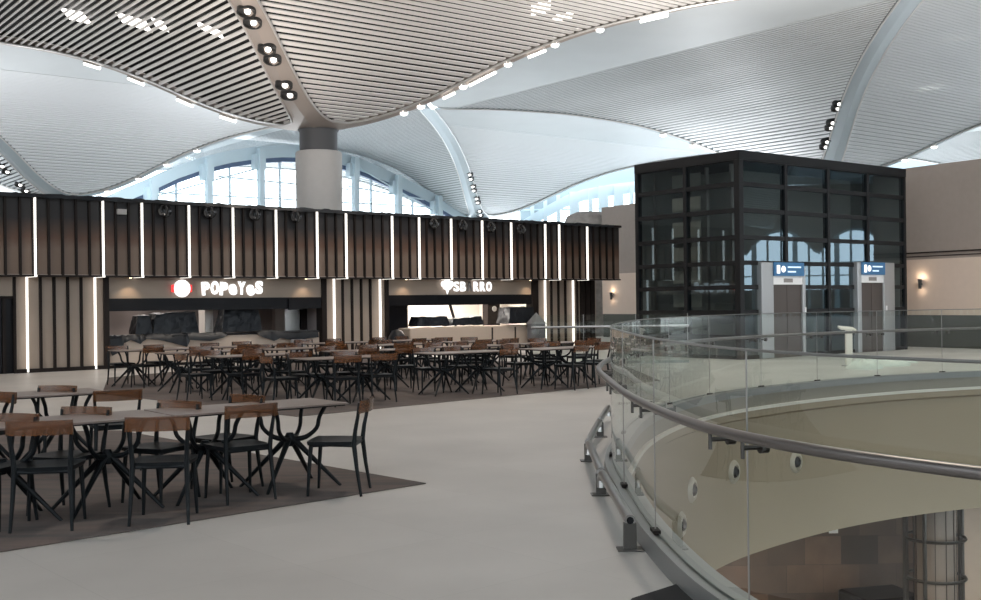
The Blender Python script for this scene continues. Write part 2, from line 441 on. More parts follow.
def linear_lamp(a, b, label, group, j=0):
    p, q = edge_pt(a[0], a[1], j, -.14), edge_pt(b[0], b[1], j, -.14)
    o = thing('linear_edge_lamp', label, 'ceiling light', (p + q) / 2, 0, group); c = (p + q) / 2
    MB().tube([p - c, q - c], .055, 8).build('tube', M['lamp'], o, smooth=True)
    up_ = Vector((0, 0, .09))
    MB().tube([p - c + up_, q - c + up_], .06, 6).build('housing', M['reflector'], o, smooth=True)
for k, (x, y) in enumerate([(92, 64), (136, 81), (185, 100), (228, 119)]):
    linear_lamp((x - 8, y - 3), (x + 8, y + 3), 'short linear lamp, %s from the left along the near vault edge over the left shop' % ['first', 'second', 'third', 'fourth'][k], 'linear lamps on the left edge of the near vault')
for k, (a, b) in enumerate([((443, 96), (455, 88)), ((469, 82), (496, 69)), ((528, 57), (546, 50)), ((640, 18), (668, 9))]):
    linear_lamp(a, b, 'slim linear lamp, %s from the column along the vault edge rising right' % ['first', 'second', 'third', 'fourth'][k], 'linear lamps on the right edge of the near vault')
for k, (x, y) in enumerate([(108, 194), (139, 179), (167, 166), (197, 154)]):
    edge_lamp(x, y, 'small spotlight, %s from the left on the vault edge above the arched window' % ['first', 'second', 'third', 'fourth'][k], 'spotlights above the arched window', .22, j=1)
for k, (x, y) in enumerate([(663, 140), (693, 152), (905, 155), (934, 141)]):
    edge_lamp(x, y, 'small spotlight, %s from the left on the vault edge behind the glass tower' % ['first', 'second', 'third', 'fourth'][k], 'spotlights on the vault edge near the tower', .2, j=1)

# columns
def column(i, j, label, r=.88):
    p = P0 + GX * (i * L) + GY * (j * L)
    o = thing('column', label, 'column', p, 0, None)
    top = H(0)
    MB().lathe((0, 0, 0), [(r, 0), (r, top - .85), (r - .04, top - .80)], 48).build('shaft', M['column'], o, smooth=True)
    MB().lathe((0, 0, 0), [(r - .16, top - .85), (r - .16, top - .06), (r - .1, top + .04)], 48).build('neck', M['neck'], o, smooth=True)
column(0, 0, 'thick round grey-beige column rising behind the two shops to the slatted roof')
column(1, 1, 'far round column hidden behind the glass lift tower')
column(-1, 1, 'far round column behind the shops at the left end')
column(0, 2, 'most distant round column behind the right-hand shop')

# ------------------------------------------------------------------ floor with the oval opening
def catmull(pts, n=6, closed=True):
    out = []; m = len(pts); pts = [Vector(p) for p in pts]
    for i in range(m if closed else m - 1):
        a, b, c, d = (pts[(i - 1) % m], pts[i], pts[(i + 1) % m], pts[(i + 2) % m]) if closed else (pts[max(i - 1, 0)], pts[i], pts[i + 1], pts[min(i + 2, m - 1)])
        for k in range(n):
            t = k / n
            out.append(.5 * ((2 * b) + (c - a) * t + (2 * a - 5 * b + 4 * c - d) * t * t + (3 * b - a - 3 * c + d) * t ** 3))
    if not closed: out.append(pts[-1])
    return out
LOOP = [(4.7, 2.2), (3.05, 3.05), (1.93, 4.20), (1.345, 5.42), (1.165, 7.2), (1.185, 9.2), (1.25, 10.6), (1.52, 12.2), (2.05, 14.4), (2.95, 16.6), (4.4, 18.7), (7.0, 21.0), (10.1, 22.6), (14, 23.6), (18, 23), (22, 20), (24, 14), (22, 7), (17, 2.6), (11, 1.0), (7, 1.2)]
loop = catmull([(x, y, 0) for x, y in LOOP], 8)
NL = len(loop)
def out_n(k):
    t = (loop[(k + 1) % NL] - loop[k - 1]).normalized()
    return Vector((-t.y, t.x, 0))     # away from the opening
outer = [Vector((-45, -34, 0)), Vector((93, -34, 0)), Vector((93, 92, 0)), Vector((-45, 92, 0))]
def flat_with_hole(z, flip, inner):
    tris = tessellate_polygon([outer, inner]); vs = [(p.x, p.y, z) for p in outer + inner]
    fs = []
    for t in tris:
        a, b, c = [Vector(vs[i]) for i in t]
        n = (b - a).cross(c - a).z
        if (n < 0) != flip: t = (t[0], t[2], t[1])
        fs.append(tuple(t))
    return MB().add(vs, fs)
struct(flat_with_hole(0, False, loop), 'floor', M['floor'])
struct(flat_with_hole(-2.68, True, loop), 'floor', M['fascia'])
rows = [[p.to_tuple() for p in [q + Vector((0, 0, z)) for q in loop + [loop[0]]]] for z in (0, -.20)]
trim(MB().grid(rows), M['slabedge'], smooth=True)
rows = [[(q.x, q.y, z) for q in [loop[k % NL] - out_n(k % NL) * off for k in range(NL + 1)]] for z, off in ((-.20, -.02), (-.20, .05), (-.25, .05))]
trim(MB().grid(rows), M['rimwhite'], smooth=True)
rows = [[(q.x, q.y, z) for q in [loop[k % NL] - out_n(k % NL) * off for k in range(NL + 1)]] for z, off in ((-.25, .05), (-.25, .04), (-.36, .04), (-.40, -.02), (-2.3, -.02), (-2.68, .02))]
trim(MB().grid(rows), M['fascia'], smooth=True)
# lower level
struct(MB().add([(-30, -30, -7), (45, -30, -7), (45, 60, -7), (-30, 60, -7)], [(0, 1, 2, 3)]), 'floor', M['lowfloor'])
struct(MB().box((4.5, 27.2, -4.85), (12.6, .3, 4.3)), 'wall_lower', M['stone'])
struct(MB().box((16.3, 26.6, -4.85), (11, .3, 4.3)), 'wall_lower_right', M['cream'])
struct(MB().box((-2.2, 12, -4.85), (.3, 30, 4.3)), 'wall_lower_left', M['stone'])
struct(MB().box((10.75, 26.35, -4.85), (.12, .2, 4.3)), 'trim_200', M['batten'])
o = thing('caged_column', 'round clad column inside a dark metal ring cage on the level below', 'column', (9.55, 23.8, -7))
MB().lathe((0, 0, 0), [(.43, 0), (.43, 4.32)], 40).build('shaft', mat('clad_grey', (.23, .19, .165), .4, .2), o, smooth=True)
for k in range(12):
    th = 2 * pi * (k + .3) / 12
    MB().box((.435 * cos(th), .435 * sin(th), 2.16), (.012, .012, 4.32), th).build('joint_strip', M['batten'], o)
for z in (.9, 1.75, 2.6, 3.45):
    MB().tube([(.62 * cos(2 * pi * k / 32), .62 * sin(2 * pi * k / 32), z) for k in range(32)], .035, 6, True).build('ring', M['dark_steel'], o, smooth=True)
for th in (.1, .25, 1.6, 3.0, 3.15, 4.0):
    MB().tube([(.62 * cos(th), .62 * sin(th), 0), (.62 * cos(th), .62 * sin(th), 4.3)], .045, 6).build('upright', M['dark_steel'], o, smooth=True)
o = MB().box((8.85, 25.2, -6.05), (1.5, 1.2, 1.9), .25).build('dark_kiosk', M['black'], bevel=.08)
tag(o, 'dark boxy kiosk on the lower level left of the caged column', 'kiosk')
o = MB().box((8.35, 27.0, -4.05), (.22, .03, .14), 0).build('wall_notice', M['white']); tag(o, 'tiny white notice on the brown stone wall of the level below', 'notice')
# round jet diffusers in the fascia
def loop_hit(px):
    r = ray(px, 480); best = None
    for k in range(NL):
        a, b = loop[k], loop[(k + 1) % NL]
        fa = a.x - r.x / r.y * a.y; fb = b.x - r.x / r.y * b.y
        if fa * fb <= 0 and a.y > 9.5:
            t = fa / (fa - fb) if fa != fb else 0; p = a.lerp(b, t)
            if best is None or p.y > best[0].y: best = (p, out_n(k))
    return best
for k, (px, py) in enumerate([(797, 462), (735, 472), (693, 490), (678, 525)]):
    p, n = loop_hit(px) if px > 680 else (loop[0], None)
    if n is None:
        cand = [(abs(l.x / l.y * F + CX - px), kk) for kk, l in enumerate(loop) if 12 < l.y < 19]; kk = min(cand)[1]; p, n = loop[kk], out_n(kk)
    pz = at_depth(px, py, p.y).z
    o = thing('air_jet_nozzle', 'round air jet nozzle, %s from the right, set in the beige curved fascia' % ['first', 'second', 'third', 'fourth'][k], 'air nozzle', (p.x, p.y, pz), 0, 'nozzles in the opening fascia')
    ax = -n
    MB().lathe(ax * -.02, [(.10, .02), (.12, .05), (.16, .04), (.19, .01), (.20, .0)], 28, ax, cap=False).build('collar', mat('nozzle_rim', (.46, .41, .33), .3), o, smooth=True)
    MB().lathe(ax * .0, [(.10, .0), (.085, .03), (.06, .05), (.05, .03), (.02, .02)], 24, ax).build('throat', M['housing'], o, smooth=True)

# ------------------------------------------------------------------ glass railing round the opening
k0 = min(range(NL), key=lambda k: (loop[k] - Vector((1.345, 5.42, 0))).length)
acc = [0.0]
seq = [(k0 + k) % NL for k in range(NL)]
for a, b in zip(seq, seq[1:]): acc.append(acc[-1] + (loop[b] - loop[a]).length)
total = acc[-1] + (loop[seq[0]] - loop[seq[-1]]).length
def at_len(s, off=0.0):
    s = s % total
    for i in range(len(acc)):
        nx = acc[i + 1] if i + 1 < len(acc) else total
        if s <= nx:
            a, b = seq[i], seq[(i + 1) % NL]; t = (s - acc[i]) / max(1e-6, nx - acc[i])
            return loop[a].lerp(loop[b], t) + out_n(a).lerp(out_n(b), t).normalized() * off
    return loop[k0].copy()
def dirn(s): return (at_len(s + .05) - at_len(s - .05)).normalized()
ROOT = thing('glass_railing', 'curved frameless glass railing with steel handrail round the floor opening', 'railing')
GT = 1.386
S0, S1 = -2.73 * 2, 1.82 * 13
PW = 1.82
n = int(round((S1 - S0) / PW))
for i in range(n):
    a = S0 + i * PW + .006; b = a + PW - .012
    mb = MB(); ra = []
    for k in range(7):
        s = a + (b - a) * k / 6
        ra.append((at_len(s, .10), at_len(s, .115)))
    for (p, q), (p2, q2) in zip(ra, ra[1:]):
        mb.hexa([p + Vector((0, 0, .1)), p2 + Vector((0, 0, .1)), q2 + Vector((0, 0, .1)), q + Vector((0, 0, .1))], [p + Vector((0, 0, GT)), p2 + Vector((0, 0, GT)), q2 + Vector((0, 0, GT)), q + Vector((0, 0, GT))])
    # single outer skin is enough for thin sheet
    sk = MB().grid([[(p + Vector((0, 0, z))).to_tuple() for p, q in ra] for z in (.1, GT)])
    gp = sk.build('glass_panel', M['rail_glass'], ROOT, smooth=True)
    tb = MB().tube([(p + Vector((0, 0, GT))) for p, q in ra], .008, 6).build('top_edge', M['channel'], gp, smooth=True)
    sd = MB().tube([ra[-1][0] + Vector((0, 0, .1)), ra[-1][0] + Vector((0, 0, GT))], .005, 6).build('side_edge', M['steel'], gp, smooth=True)
    pl = MB().box(ra[-1][0] + Vector((0, 0, .12)), (.12, .05, .03), math.atan2(dirn(b).y, dirn(b).x)).build('joint_clip', M['batten'], ROOT)
    for s in ((a + .16), (b - .16)):
        g = at_len(s, .105); h = at_len(s, .215); z = .93
        mb = MB().tube([g + Vector((0, 0, z)) - (h - g).normalized() * .02, h + Vector((0, 0, z))], .012, 8)
        mb.tube([h + Vector((0, 0, z - .05)), h + Vector((0, 0, z + .05))], .010, 8)
        nn = (h - g).normalized()
        mb.lathe(g + Vector((0, 0, z)), [(.03, -.02), (.03, .02)], 14, nn)
        mb.build('clamp', M['dark_steel'], ROOT, smooth=True)
hp = [at_len(S0 + (S1 - S0) * k / 160, .215) + Vector((0, 0, .985)) for k in range(161)]
MB().tube(hp, .027, 10).build('handrail', M['rail'], ROOT, smooth=True)
mb = MB(); prof = [(-.03, -.03), (.0, .10), (.19, .10), (.26, .0)]
rows = []
for (off, z) in [(-.02, .0), (-.02, .115), (.09, .115), (.09, .10), (.125, .10), (.125, .115), (.165, .115), (.18, .0)]:
    rows.append([(at_len(S0 + (S1 - S0) * k / 160, off) + Vector((0, 0, z))).to_tuple() for k in range(161)])
mb.grid(rows).build('base_channel', M['channel'], ROOT, smooth=True)

# second railing, straight, beyond
R2 = thing('glass_railing', 'straight glass railing beyond the tables, in front of the right end of the shop wall', 'railing')
pa, pb = Vector((1.05, 28.6, 0)), Vector((5.2, 29.0, 0)); dd = (pb - pa)
for i in range(3):
    a = pa + dd * (i / 3 + .003); b = pa + dd * ((i + 1) / 3 - .003)
    MB().grid([[(a.x, a.y, .05), (b.x, b.y, .05)], [(a.x, a.y, 1.3), (b.x, b.y, 1.3)]]).build('glass_panel', M['rail_glass'], R2)
    MB().tube([b, b + Vector((0, 0, 1.3))], .01, 6).build('panel_edge', M['steel'], R2)
MB().tube([pa + Vector((0, -.1, .98)), pb + Vector((0, -.1, .98))], .03, 8).build('handrail', M['steel'], R2, smooth=True)
MB().box(((pa + pb) / 2 + Vector((0, 0, .03))), (dd.length, .12, .08), math.atan2(dd.y, dd.x)).build('base_channel', M['channel'], R2)

# low bumper rail on the walkway
BR = thing('floor_bumper_rail', 'low steel tube bumper rail on short posts beside the glass railing', 'bumper rail')
posts = [on_floor(630, 550), on_floor(601, 495), on_floor(588.5, 461), on_floor(600, 437), on_floor(609, 421)]
tz = .20
for k, p in enumerate(posts[:4]):
    mb = MB().box(p + Vector((0, 0, .09)), (.085, .05, .18))
    mb.box(p + Vector((0, 0, .006)), (.17, .13, .012)); mb.build('post', M['dark_steel'], BR, bevel=.005)
for a, b in zip(posts[:4], posts[1:]):
    d = (b - a).normalized(); a2 = a + Vector((0, 0, tz)) - d * .02; b2 = b + Vector((0, 0, tz)) - d * .16
    e = b + Vector((0, 0, tz - .05)) - d * .03
    MB().tube([a2, a2.lerp(b2, .5), b2, e, e - Vector((0, 0, .08))], .036, 12).build('tube', M['steel'], BR, smooth=True)
MB().lathe(posts[0] + Vector((0, 0, tz)) - (posts[1] - posts[0]).normalized() * .035, [(.024, 0), (.024, .01)], 14, (posts[1] - posts[0])).build('tube_mouth', M['black'], BR)
mp_ = [on_floor(632, 601), on_floor(682, 585), on_floor(712, 604), on_floor(720, 640), on_floor(600, 640)]
mpp = [Vector((p.x, p.y, .004)) for p in mp_]
o = MB().add([p.to_tuple() for p in mpp] + [(p.x, p.y, .016) for p in mpp], [(4, 3, 2, 1, 0), (5, 6, 7, 8, 9)] + [(i, (i + 1) % 5, (i + 1) % 5 + 5, i + 5) for i in range(5)]).build('floor_mat', M['mat_black'])
tag(o, 'corner of a black floor mat at the foot of the railing', 'mat')

# ------------------------------------------------------------------ carpets
def carpet(pix, label):
    ps = [on_floor(*p) for p in pix]; k = len(ps)
    vs = [(p.x, p.y, .003) for p in ps] + [(p.x, p.y, .010) for p in ps]
    fs = [tuple(range(k - 1, -1, -1)), tuple(range(k, 2 * k))] + [(i, (i + 1) % k, (i + 1) % k + k, i + k) for i in range(k)]
    tag(MB().add(vs, fs).build('carpet', M['carpet']), label, 'carpet')
carpet([(426, 484), (-260, 595), (-420, 440), (120, 431)], 'dark brown-grey carpet under the near dining tables')
carpet([(297, 417), (660, 381), (620, 364), (330, 358), (108, 378), (102, 394)], 'brown carpet under the crowded far dining tables')

# ------------------------------------------------------------------ shop wall
WD = Vector((sin(radians(49.1)), cos(radians(49.1)), 0)); WN = Vector((-WD.y, WD.x, 0))   # along, inward
wa = math.atan2(WD.y, WD.x)
U0 = at_depth(35, 300, 27.5); U0.z = 0
LW = U0 + WN * .5
def up(px, py=290): p = on_plane(px, py, U0, WN); return p
def lo(px, py=320): p = on_plane(px, py, LW, WN); return p
def sU(px, py=240): return (up(px, py) - U0).dot(WD)
def sL(px, py=320): return (lo(px, py) - LW).dot(WD)
def PU(s, z, n=0.0): return U0 + WD * s + WN * n + Vector((0, 0, z))
def PL(s, z, n=0.0): return LW + WD * s + WN * n + Vector((0, 0, z))
BZ, TZ = 2.47, 4.45
def wbox(fn, s0, s1, z0, z1, n0, n1):
    return MB().hexa([fn(s0, z0, n0), fn(s1, z0, n0), fn(s1, z0, n1), fn(s0, z0, n1)], [fn(s0, z1, n0), fn(s1, z1, n0), fn(s1, z1, n1), fn(s0, z1, n1)])
def addw(mb, fn, s0, s1, z0, z1, n0, n1):
    b = wbox(fn, s0, s1, z0, z1, n0, n1); mb.add(b.v, b.f)
sEnd = sU(620)
struct(wbox(PU, -22, sEnd, BZ, TZ, .06, 3.5), 'wall_front_upper', M['graded'])
ups = [35, 103, 142, 189, 233, 276, 317, 346, 392, 419, 451, 482, 511, 545, 559, 587]
su = [sU(p) for p in ups]
bt = MB()
marks = [-22, -18, -14, -10, -6, -3.6, -1.75] + su + [sEnd]
for a, b in zip(marks, marks[1:]):
    k = max(1, int(round((b - a) / .335)))
    for i in range(1, k):
        s = a + (b - a) * i / k
        addw(bt, PU, s - .028, s + .028, BZ, TZ - .02, -.01, .06)
for s in su:
    addw(bt, PU, s - .06, s + .06, BZ, TZ - .02, .02, .06)
struct(bt, 'trim_201', M['batten'])
cap = MB(); addw(cap, PU, -22, sEnd + .05, TZ - .03, TZ + .05, -.04, 3.5); addw(cap, PU, -22, sEnd, BZ - .04, BZ, -.02, .5); struct(cap, 'trim_202', M['batten'])
# lower wall pieces
a, b = sL(15), sL(106)
c, d = sL(325), sL(387)
e, f_ = sL(537), sL(597)
lw = MB()
for (x, y) in ((a, b), (c, d), (e, f_), (-22, sL(-60))): addw(lw, PL, x, y, 0, BZ, .06, .3)
addw(lw, PL, sL(-60), a, 1.9, BZ, .06, .3)
struct(lw, 'wall_front_lower', M['beige'])
bt = MB()
for (x, y, strips) in ((a, b, [27, 95]), (c, d, [334, 380]), (e, sL(583), [545, 573])):
    ms = [x] + [sL(s) for s in strips] + [y]
    for p, q in zip(ms, ms[1:]):
        k = max(1, int(round((q - p) / .345)))
        for i in range(0, k + 1):
            if i == 0 and p != x: continue
            if i == k and q != y: continue
            s = p + (q - p) * i / k; addw(bt, PL, s - .03, s + .03, 0, BZ, -.01, .06)
for s in (sL(583), sL(588), sL(593)): addw(bt, PL, s - .1, s + .1, 0, BZ, -.02, .06)
addw(bt, PL, a, b, 0, .10, -.03, .06); addw(bt, PL, c, d, 0, .10, -.03, .06); addw(bt, PL, e, f_, 0, .10, -.03, .06)
addw(bt, PL, c - .12, c + .05, 0, BZ, -.04, .3); addw(bt, PL, b - .05, b + .08, 0, BZ, -.04, .3); addw(bt, PL, d - .05, d + .06, 0, BZ, -.04, .3); addw(bt, PL, e - .25, e + .05, 0, BZ, -.04, .3)
struct(bt, 'trim_203', M['batten'])
# dark doorway at the left
dr = MB(); addw(dr, PL, sL(-60), a, 0, 1.9, .12, .25); o = tag(dr.build('door_1', M['black']), kind='structure')
fr = MB(); s6 = sL(5); addw(fr, PL, s6 - .04, s6 + .04, 0, 1.9, .06, .14); addw(fr, PL, sL(-60), a, 1.88, 1.95, .03, .14); fr.build('door_frame', M['batten'], o)
# soffit under band
struct(wbox(PU, -22, sEnd, BZ - .02, BZ + .02, .02, .62), 'trim_204', M['taupe'])

# LED strips
lowpairs = {35: 27, 103: 95, 346: 334, 392: 380, 545: 545, 587: 573}
onames = ['leftmost', 'second', 'third', 'fourth', 'fifth', 'sixth', 'seventh', 'eighth', 'ninth', 'tenth', 'eleventh', 'twelfth', 'thirteenth', 'fourteenth', 'fifteenth', 'rightmost']
for k, px in enumerate(ups):
    s = su[k]; mb = MB()
    addw(mb, PU, s - .019, s + .019, BZ, TZ - .03, -.05, .02)
    full = px in lowpairs
    jog = .52
    if px != 545: addw(mb, PU, s - .03, s + .03, BZ - .05, BZ, -.05, jog)
    o = mb.build('light_tube', M['led'])
    tag(o, ('white vertical light strip, %s on the shop wall, %s' % (onames[k] if k in (0, 15) else onames[k] + ' from left', 'reaching the floor' if full else 'ending at the shopfront head')), 'light strip', 'light strips on the shop wall')
    if full:
        t = thing('light_strip', o['label'], 'light strip', (0, 0, 0), 0, o['group'])
        for kk in ('label', 'category', 'group'): del o[kk]
        o.parent = t
        s2 = sL(lowpairs[px]); mb = MB(); addw(mb, PL, s2 - .02, s2 + .02, .02, BZ, -.06, .02)
        mb.build('lower_tube', M['led'], t)
        if px == 587 or px == 545:
            pass
    else: o.name = 'light_strip'
# round black wall spots on band
for k, px in enumerate([164, 209, 254, 295, 433, 462, 490, 520]):
    p = up(px, [211, 212, 214.5, 216.5, 223.5, 225, 227, 229][k])
    o = thing('round_wall_fixture', 'round black fixture, %s from left near the top of the shop wall' % ['first', 'second', 'third', 'fourth', 'fifth', 'sixth', 'seventh', 'eighth'][k], 'wall fixture', p - WN * .02, 0, 'round black fixtures on the shop wall')
    MB().lathe(-WN * 0, [(.17, 0), (.19, .05), (.15, .12), (.12, .10), (.05, .08)], 22, -WN).build('body', M['gloss'], o, smooth=True)
    MB().tube([-WN * .1 + Vector((0, 0, .12)), -WN * .2, -WN * .12 + Vector((0, 0, -.16))], .03, 8).build('bracket', M['housing'], o, smooth=True)
p = up(121, 212); o = MB().box(p - WN * .05, (.24, .1, .14), wa).build('junction_box', mat('box_grey', (.4, .38, .37), .5), bevel=.01); tag(o, 'small pale grey box near the top of the shop wall, left of the round fixtures', 'box')
# crumpled dark film along top of the shop wall
random.seed(3)
rows = []
for k in range(160):
    s = -1 + (sEnd + .6) * k / 159
    h = .03 + .05 * random.random()
    p = PU(s, TZ, -.05); rows.append([PU(s, TZ - .03 - .03 * random.random(), -.07), PU(s, TZ + h, -.06 + .03 * random.random()), PU(s, TZ + h * .8, .2), PU(s, TZ + .02, .3)])
o = MB().grid([[v.to_tuple() for v in r] for r in rows]).build('plastic_film', M['plastic'], smooth=True); tag(o, 'crumpled dark film lying along the top edge of the shop wall', 'plastic film')

# ---- shops
def text_mesh(body, size, offset, extrude, m, name='letter', shear=0):
    cu = bpy.data.curves.new('t', 'FONT'); cu.body = body; cu.size = size; cu.offset = offset; cu.extrude = extrude; cu.shear = shear
    cu.align_x = 'CENTER'; cu.align_y = 'CENTER'; cu.resolution_u = 4
    ob = bpy.data.objects.new('t', cu); COL.objects.link(ob)
    bpy.context.view_layer.update()
    me = bpy.data.meshes.new_from_object(ob.evaluated_get(bpy.context.evaluated_depsgraph_get()))
    bpy.data.objects.remove(ob); me.materials.clear(); me.materials.append(m)
    o = bpy.data.objects.new(name, me); COL.objects.link(o); return o
def letters(root, items, z0=0.0):
    # items: (char, x offset m, size, dz, material)
    for ch, x, size, dz, m in items:
        o = text_mesh(ch, size, size * .035, .03, m); o.parent = root
        o.location = (x, 0, dz); o.rotation_euler = (radians(90), 0, 0)
def sN(px, n):
    q = LW + WN * n; return (on_plane(px, 320, q, WN) - q).dot(WD)
def shop(px0, px1, fz, hz, cz, depth, wallmat, label):
    s0, s1 = sL(px0), sL(px1)
    fa = MB(); addw(fa, PL, s0, s1, fz, BZ, .02, .25); struct(fa, 'trim_%d' % (210 + int(px0)), M['beige'])
    hd = MB(); addw(hd, PL, s0, s1, hz, fz, .0, .30); struct(hd, 'trim_%d' % (211 + int(px0)), M['black'])
    rm = MB()
    addw(rm, PL, s0, s1, 0, 2.4, depth, depth + .1)
    struct(rm, 'wall_back_' + label, wallmat)
    rm = MB(); addw(rm, PL, s0 - .1, s0, 0, 2.4, .3, depth); addw(rm, PL, s1, s1 + .1, 0, 2.4, .3, depth)
    struct(rm, 'wall_side_' + label, wallmat)
    rm = MB(); addw(rm, PL, s0 - .1, s1 + .1, 2.4, 2.46, .25, depth + .1)
    struct(rm, 'ceiling', M['white_wall'])
    return s0, s1
s0, s1 = shop(106, 325, 1.87, 1.53, .82, 3.2, mat('kitchen_grey', (.30, .26, .25), .5), 'left_shop')
t0, t1 = shop(387, 537, 1.92, 1.58, .84, 3.2, M['white_wall'], 'right_shop')
# lights in kitchens
def kitchen_light(s, n, z, e, col, w_, name):
    l = light('AREA', PL(s, z, n), e, col, w_, rot=(0, 0, wa), sy=.5, name=name); return l
kitchen_light((s0 + sL(215)) / 2, 1.7, 2.35, 26, (1, .93, .88), 2.2, 'kitchen_lamp')
kitchen_light((t0 + t1) / 2, 1.5, 2.35, 230, (1, .93, .85), 4.0, 'kitchen_lamp')
# left shop: counter with draped plastic
c0, c1 = s0 + .02, s1 - .15
o = thing('service_counter', 'long beige service counter of the left shop, black film hanging over its front', 'counter')
m_ = MB(); addw(m_, PL, c0, c1, .08, .80, .1, .8); m_.build('body', M['counter'], o)
m_ = MB(); addw(m_, PL, c0, c1, .80, .84, .05, .85); m_.build('worktop', M['black'], o)
m_ = MB(); addw(m_, PL, c0, c1, 0, .08, .15, .75); m_.build('plinth', M['batten'], o)
random.seed(5)
def drape(pts, label, n=.02, top=.86):
    # pts: (px, bottom y px); a sheet from the worktop down the front
    rows = []
    for i in range(len(pts) - 1):
        for k in range(4):
            t = k / 4; px = pts[i][0] * (1 - t) + pts[i + 1][0] * t; py = pts[i][1] * (1 - t) + pts[i + 1][1] * t
            s = sL(px, py); zb = lo(px, py).z; w_ = .04 * random.random()
            rows.append([PL(s, top + .02 * random.random(), .6), PL(s, top + .05 * random.random(), .08), PL(s, (top + zb) / 2, n - w_), PL(s, zb, n - .02 - w_)])
    o = MB().grid([[v.to_tuple() for v in r] for r in rows]).build('plastic_sheet', M['plastic'], smooth=True)
    tag(o, label, 'plastic sheet'); return o
drape([(109, 350), (112, 356), (120, 352), (124, 343), (131, 340), (140, 344), (146, 339), (160, 340), (172, 343), (187, 347), (190, 340), (210, 341), (222, 338), (229, 335)], 'rumpled black plastic sheet hanging over the left part of the left shop counter')
drape([(258, 335), (265, 338), (274, 341), (280, 338), (296, 341), (310, 338), (322, 337)], 'black plastic sheet hanging over the right part of the left shop counter')
def wrapped(px0, px1, ztop, zbot, n0, n1, label, m_='plastic', skew=.0, name='wrapped_equipment', cat='wrapped appliance'):
    s_a, s_b = sN(px0, n0), sN(px1, n0)
    # size is measured on the shopfront plane, deeper things scaled with distance
    mb = MB(); nx, nz = 8, 4
    pts = []
    g = []
    for face in (n0, n1):
        pass
    B = [PL(s_a, zbot, n0), PL(s_b, zbot, n0), PL(s_b, zbot, n1), PL(s_a, zbot, n1)]
    T = [PL(s_a + .12, ztop - skew, n0 + .08), PL(s_b - .08, ztop, n0 + .05), PL(s_b - .1, ztop + .02, n1 - .05), PL(s_a + .1, ztop - skew, n1 - .05)]
    mb.hexa(B, T); o = mb.build(name, M[m_])
    md = o.modifiers.new('sub', 'SUBSURF'); md.subdivision_type = 'SIMPLE'; md.levels = md.render_levels = 4
    tx = bpy.data.textures.new('crumple', 'CLOUDS'); tx.noise_scale = .35
    dm = o.modifiers.new('crumple', 'DISPLACE'); dm.texture = tx; dm.strength = .09 if m_ == 'plastic' else .0
    if zbot > .05: o.location.z += .045 if m_ == 'plastic' else 0
    tag(o, label, cat); return o
wrapped(135, 153, 1.35, .84, .3, .75, 'low black-wrapped appliance at the left on the left shop counter')
wrapped(153, 199, 1.44, .84, .25, .8, 'large box under black plastic on the left shop counter, beside the white pillar', skew=.05)
wrapped(222, 262, 1.50, .84, .3, .8, 'broad black-wrapped cabinet behind the middle of the left shop counter')
o = wbox(PL, sN(205, 1.0), sN(213, 1.0), 0, 2.4, 1.0, 1.4).build('kitchen_pillar', M['white_wall']); tag(o, 'narrow white pillar inside the left shop behind the counter', 'pillar')
o = wbox(PL, sN(285, .9), sN(300, .9), .0, 1.66, .9, 1.5).build('steel_cabinet', M['steelbox'], bevel=.02); tag(o, 'grey steel cabinet in the dim right half of the left shop', 'cabinet')
o = wbox(PL, sN(301, 1.0), s1 - .02, 0, 2.3, 1.0, 1.1).build('kitchen_partition', M['batten']); tag(o, 'dark brown partition at the right end inside the left shop', 'partition')
o = thing('menu_screen', 'dark menu screen under the header of the left shop, right side', 'screen'); wbox(PL, sL(288), sL(302), 1.50, 1.82, -.06, -.02).build('panel', M['black'], o)
# interior strip lamps in left shop
for k, (pa_, pb_) in enumerate([(126, 150), (155, 175), (190, 200)]):
    o = thing('ceiling_tube_lamp', 'short white ceiling lamp in the left shop kitchen, %s from left' % ['first', 'second', 'third'][k], 'ceiling lamp', (0, 0, 0), 0, 'lamps in the left shop kitchen')
    wbox(PL, sL(pa_), sL(pb_), 1.62, 1.68, 2.2 + .25 * k, 2.35 + .25 * k).build('tube', M['led'], o)
    wbox(PL, sL(pa_), sL(pb_), 1.68, 2.4, 2.25 + .25 * k, 2.3 + .25 * k).build('hanger', M['white_wall'], o)
# right shop
o = thing('service_counter', 'beige service counter of the right shop with rounded right end', 'counter')
ca, cb = sL(411), sL(531)
m_ = MB(); addw(m_, PL, ca, cb, .06, .84, .05, .75); m_.build('body', M['counter'], o, bevel=.05)
m_ = MB(); addw(m_, PL, ca + .1, cb - .1, 0, .06, .12, .7); m_.build('plinth', M['batten'], o)
m_ = MB(); addw(m_, PL, sL(493) - .03, sL(493) + .03, .1, .78, .035, .06); m_.build('slot', M['batten'], o)
m_ = MB(); addw(m_, PL, sL(516) - .03, sL(516) + .03, .1, .78, .035, .06); m_.build('slot', M['batten'], o)
wrapped(417, 450, 1.16, .84, .2, .7, 'low black-wrapped appliance at the left on the right shop counter')
wrapped(452, 484, 1.14, .84, .2, .7, 'long black-covered appliance in the middle of the right shop counter', skew=.08)
wrapped(509, 536, 1.42, .86, -.1, .6, 'tall black-covered machine at the right end of the right shop')
o = wbox(PL, sL(388), sN(408, .9), 0, 2.3, .9, 1.0).build('kitchen_partition', M['black']); tag(o, 'dark glossy partition at the left inside the right shop', 'partition')
o = wbox(PL, sN(488, 1.5), sN(500, 1.5), 0, 2.3, 1.5, 1.8).build('menu_pillar', M['batten']); tag(o, 'dark pillar with a pale round emblem inside the right shop', 'pillar')
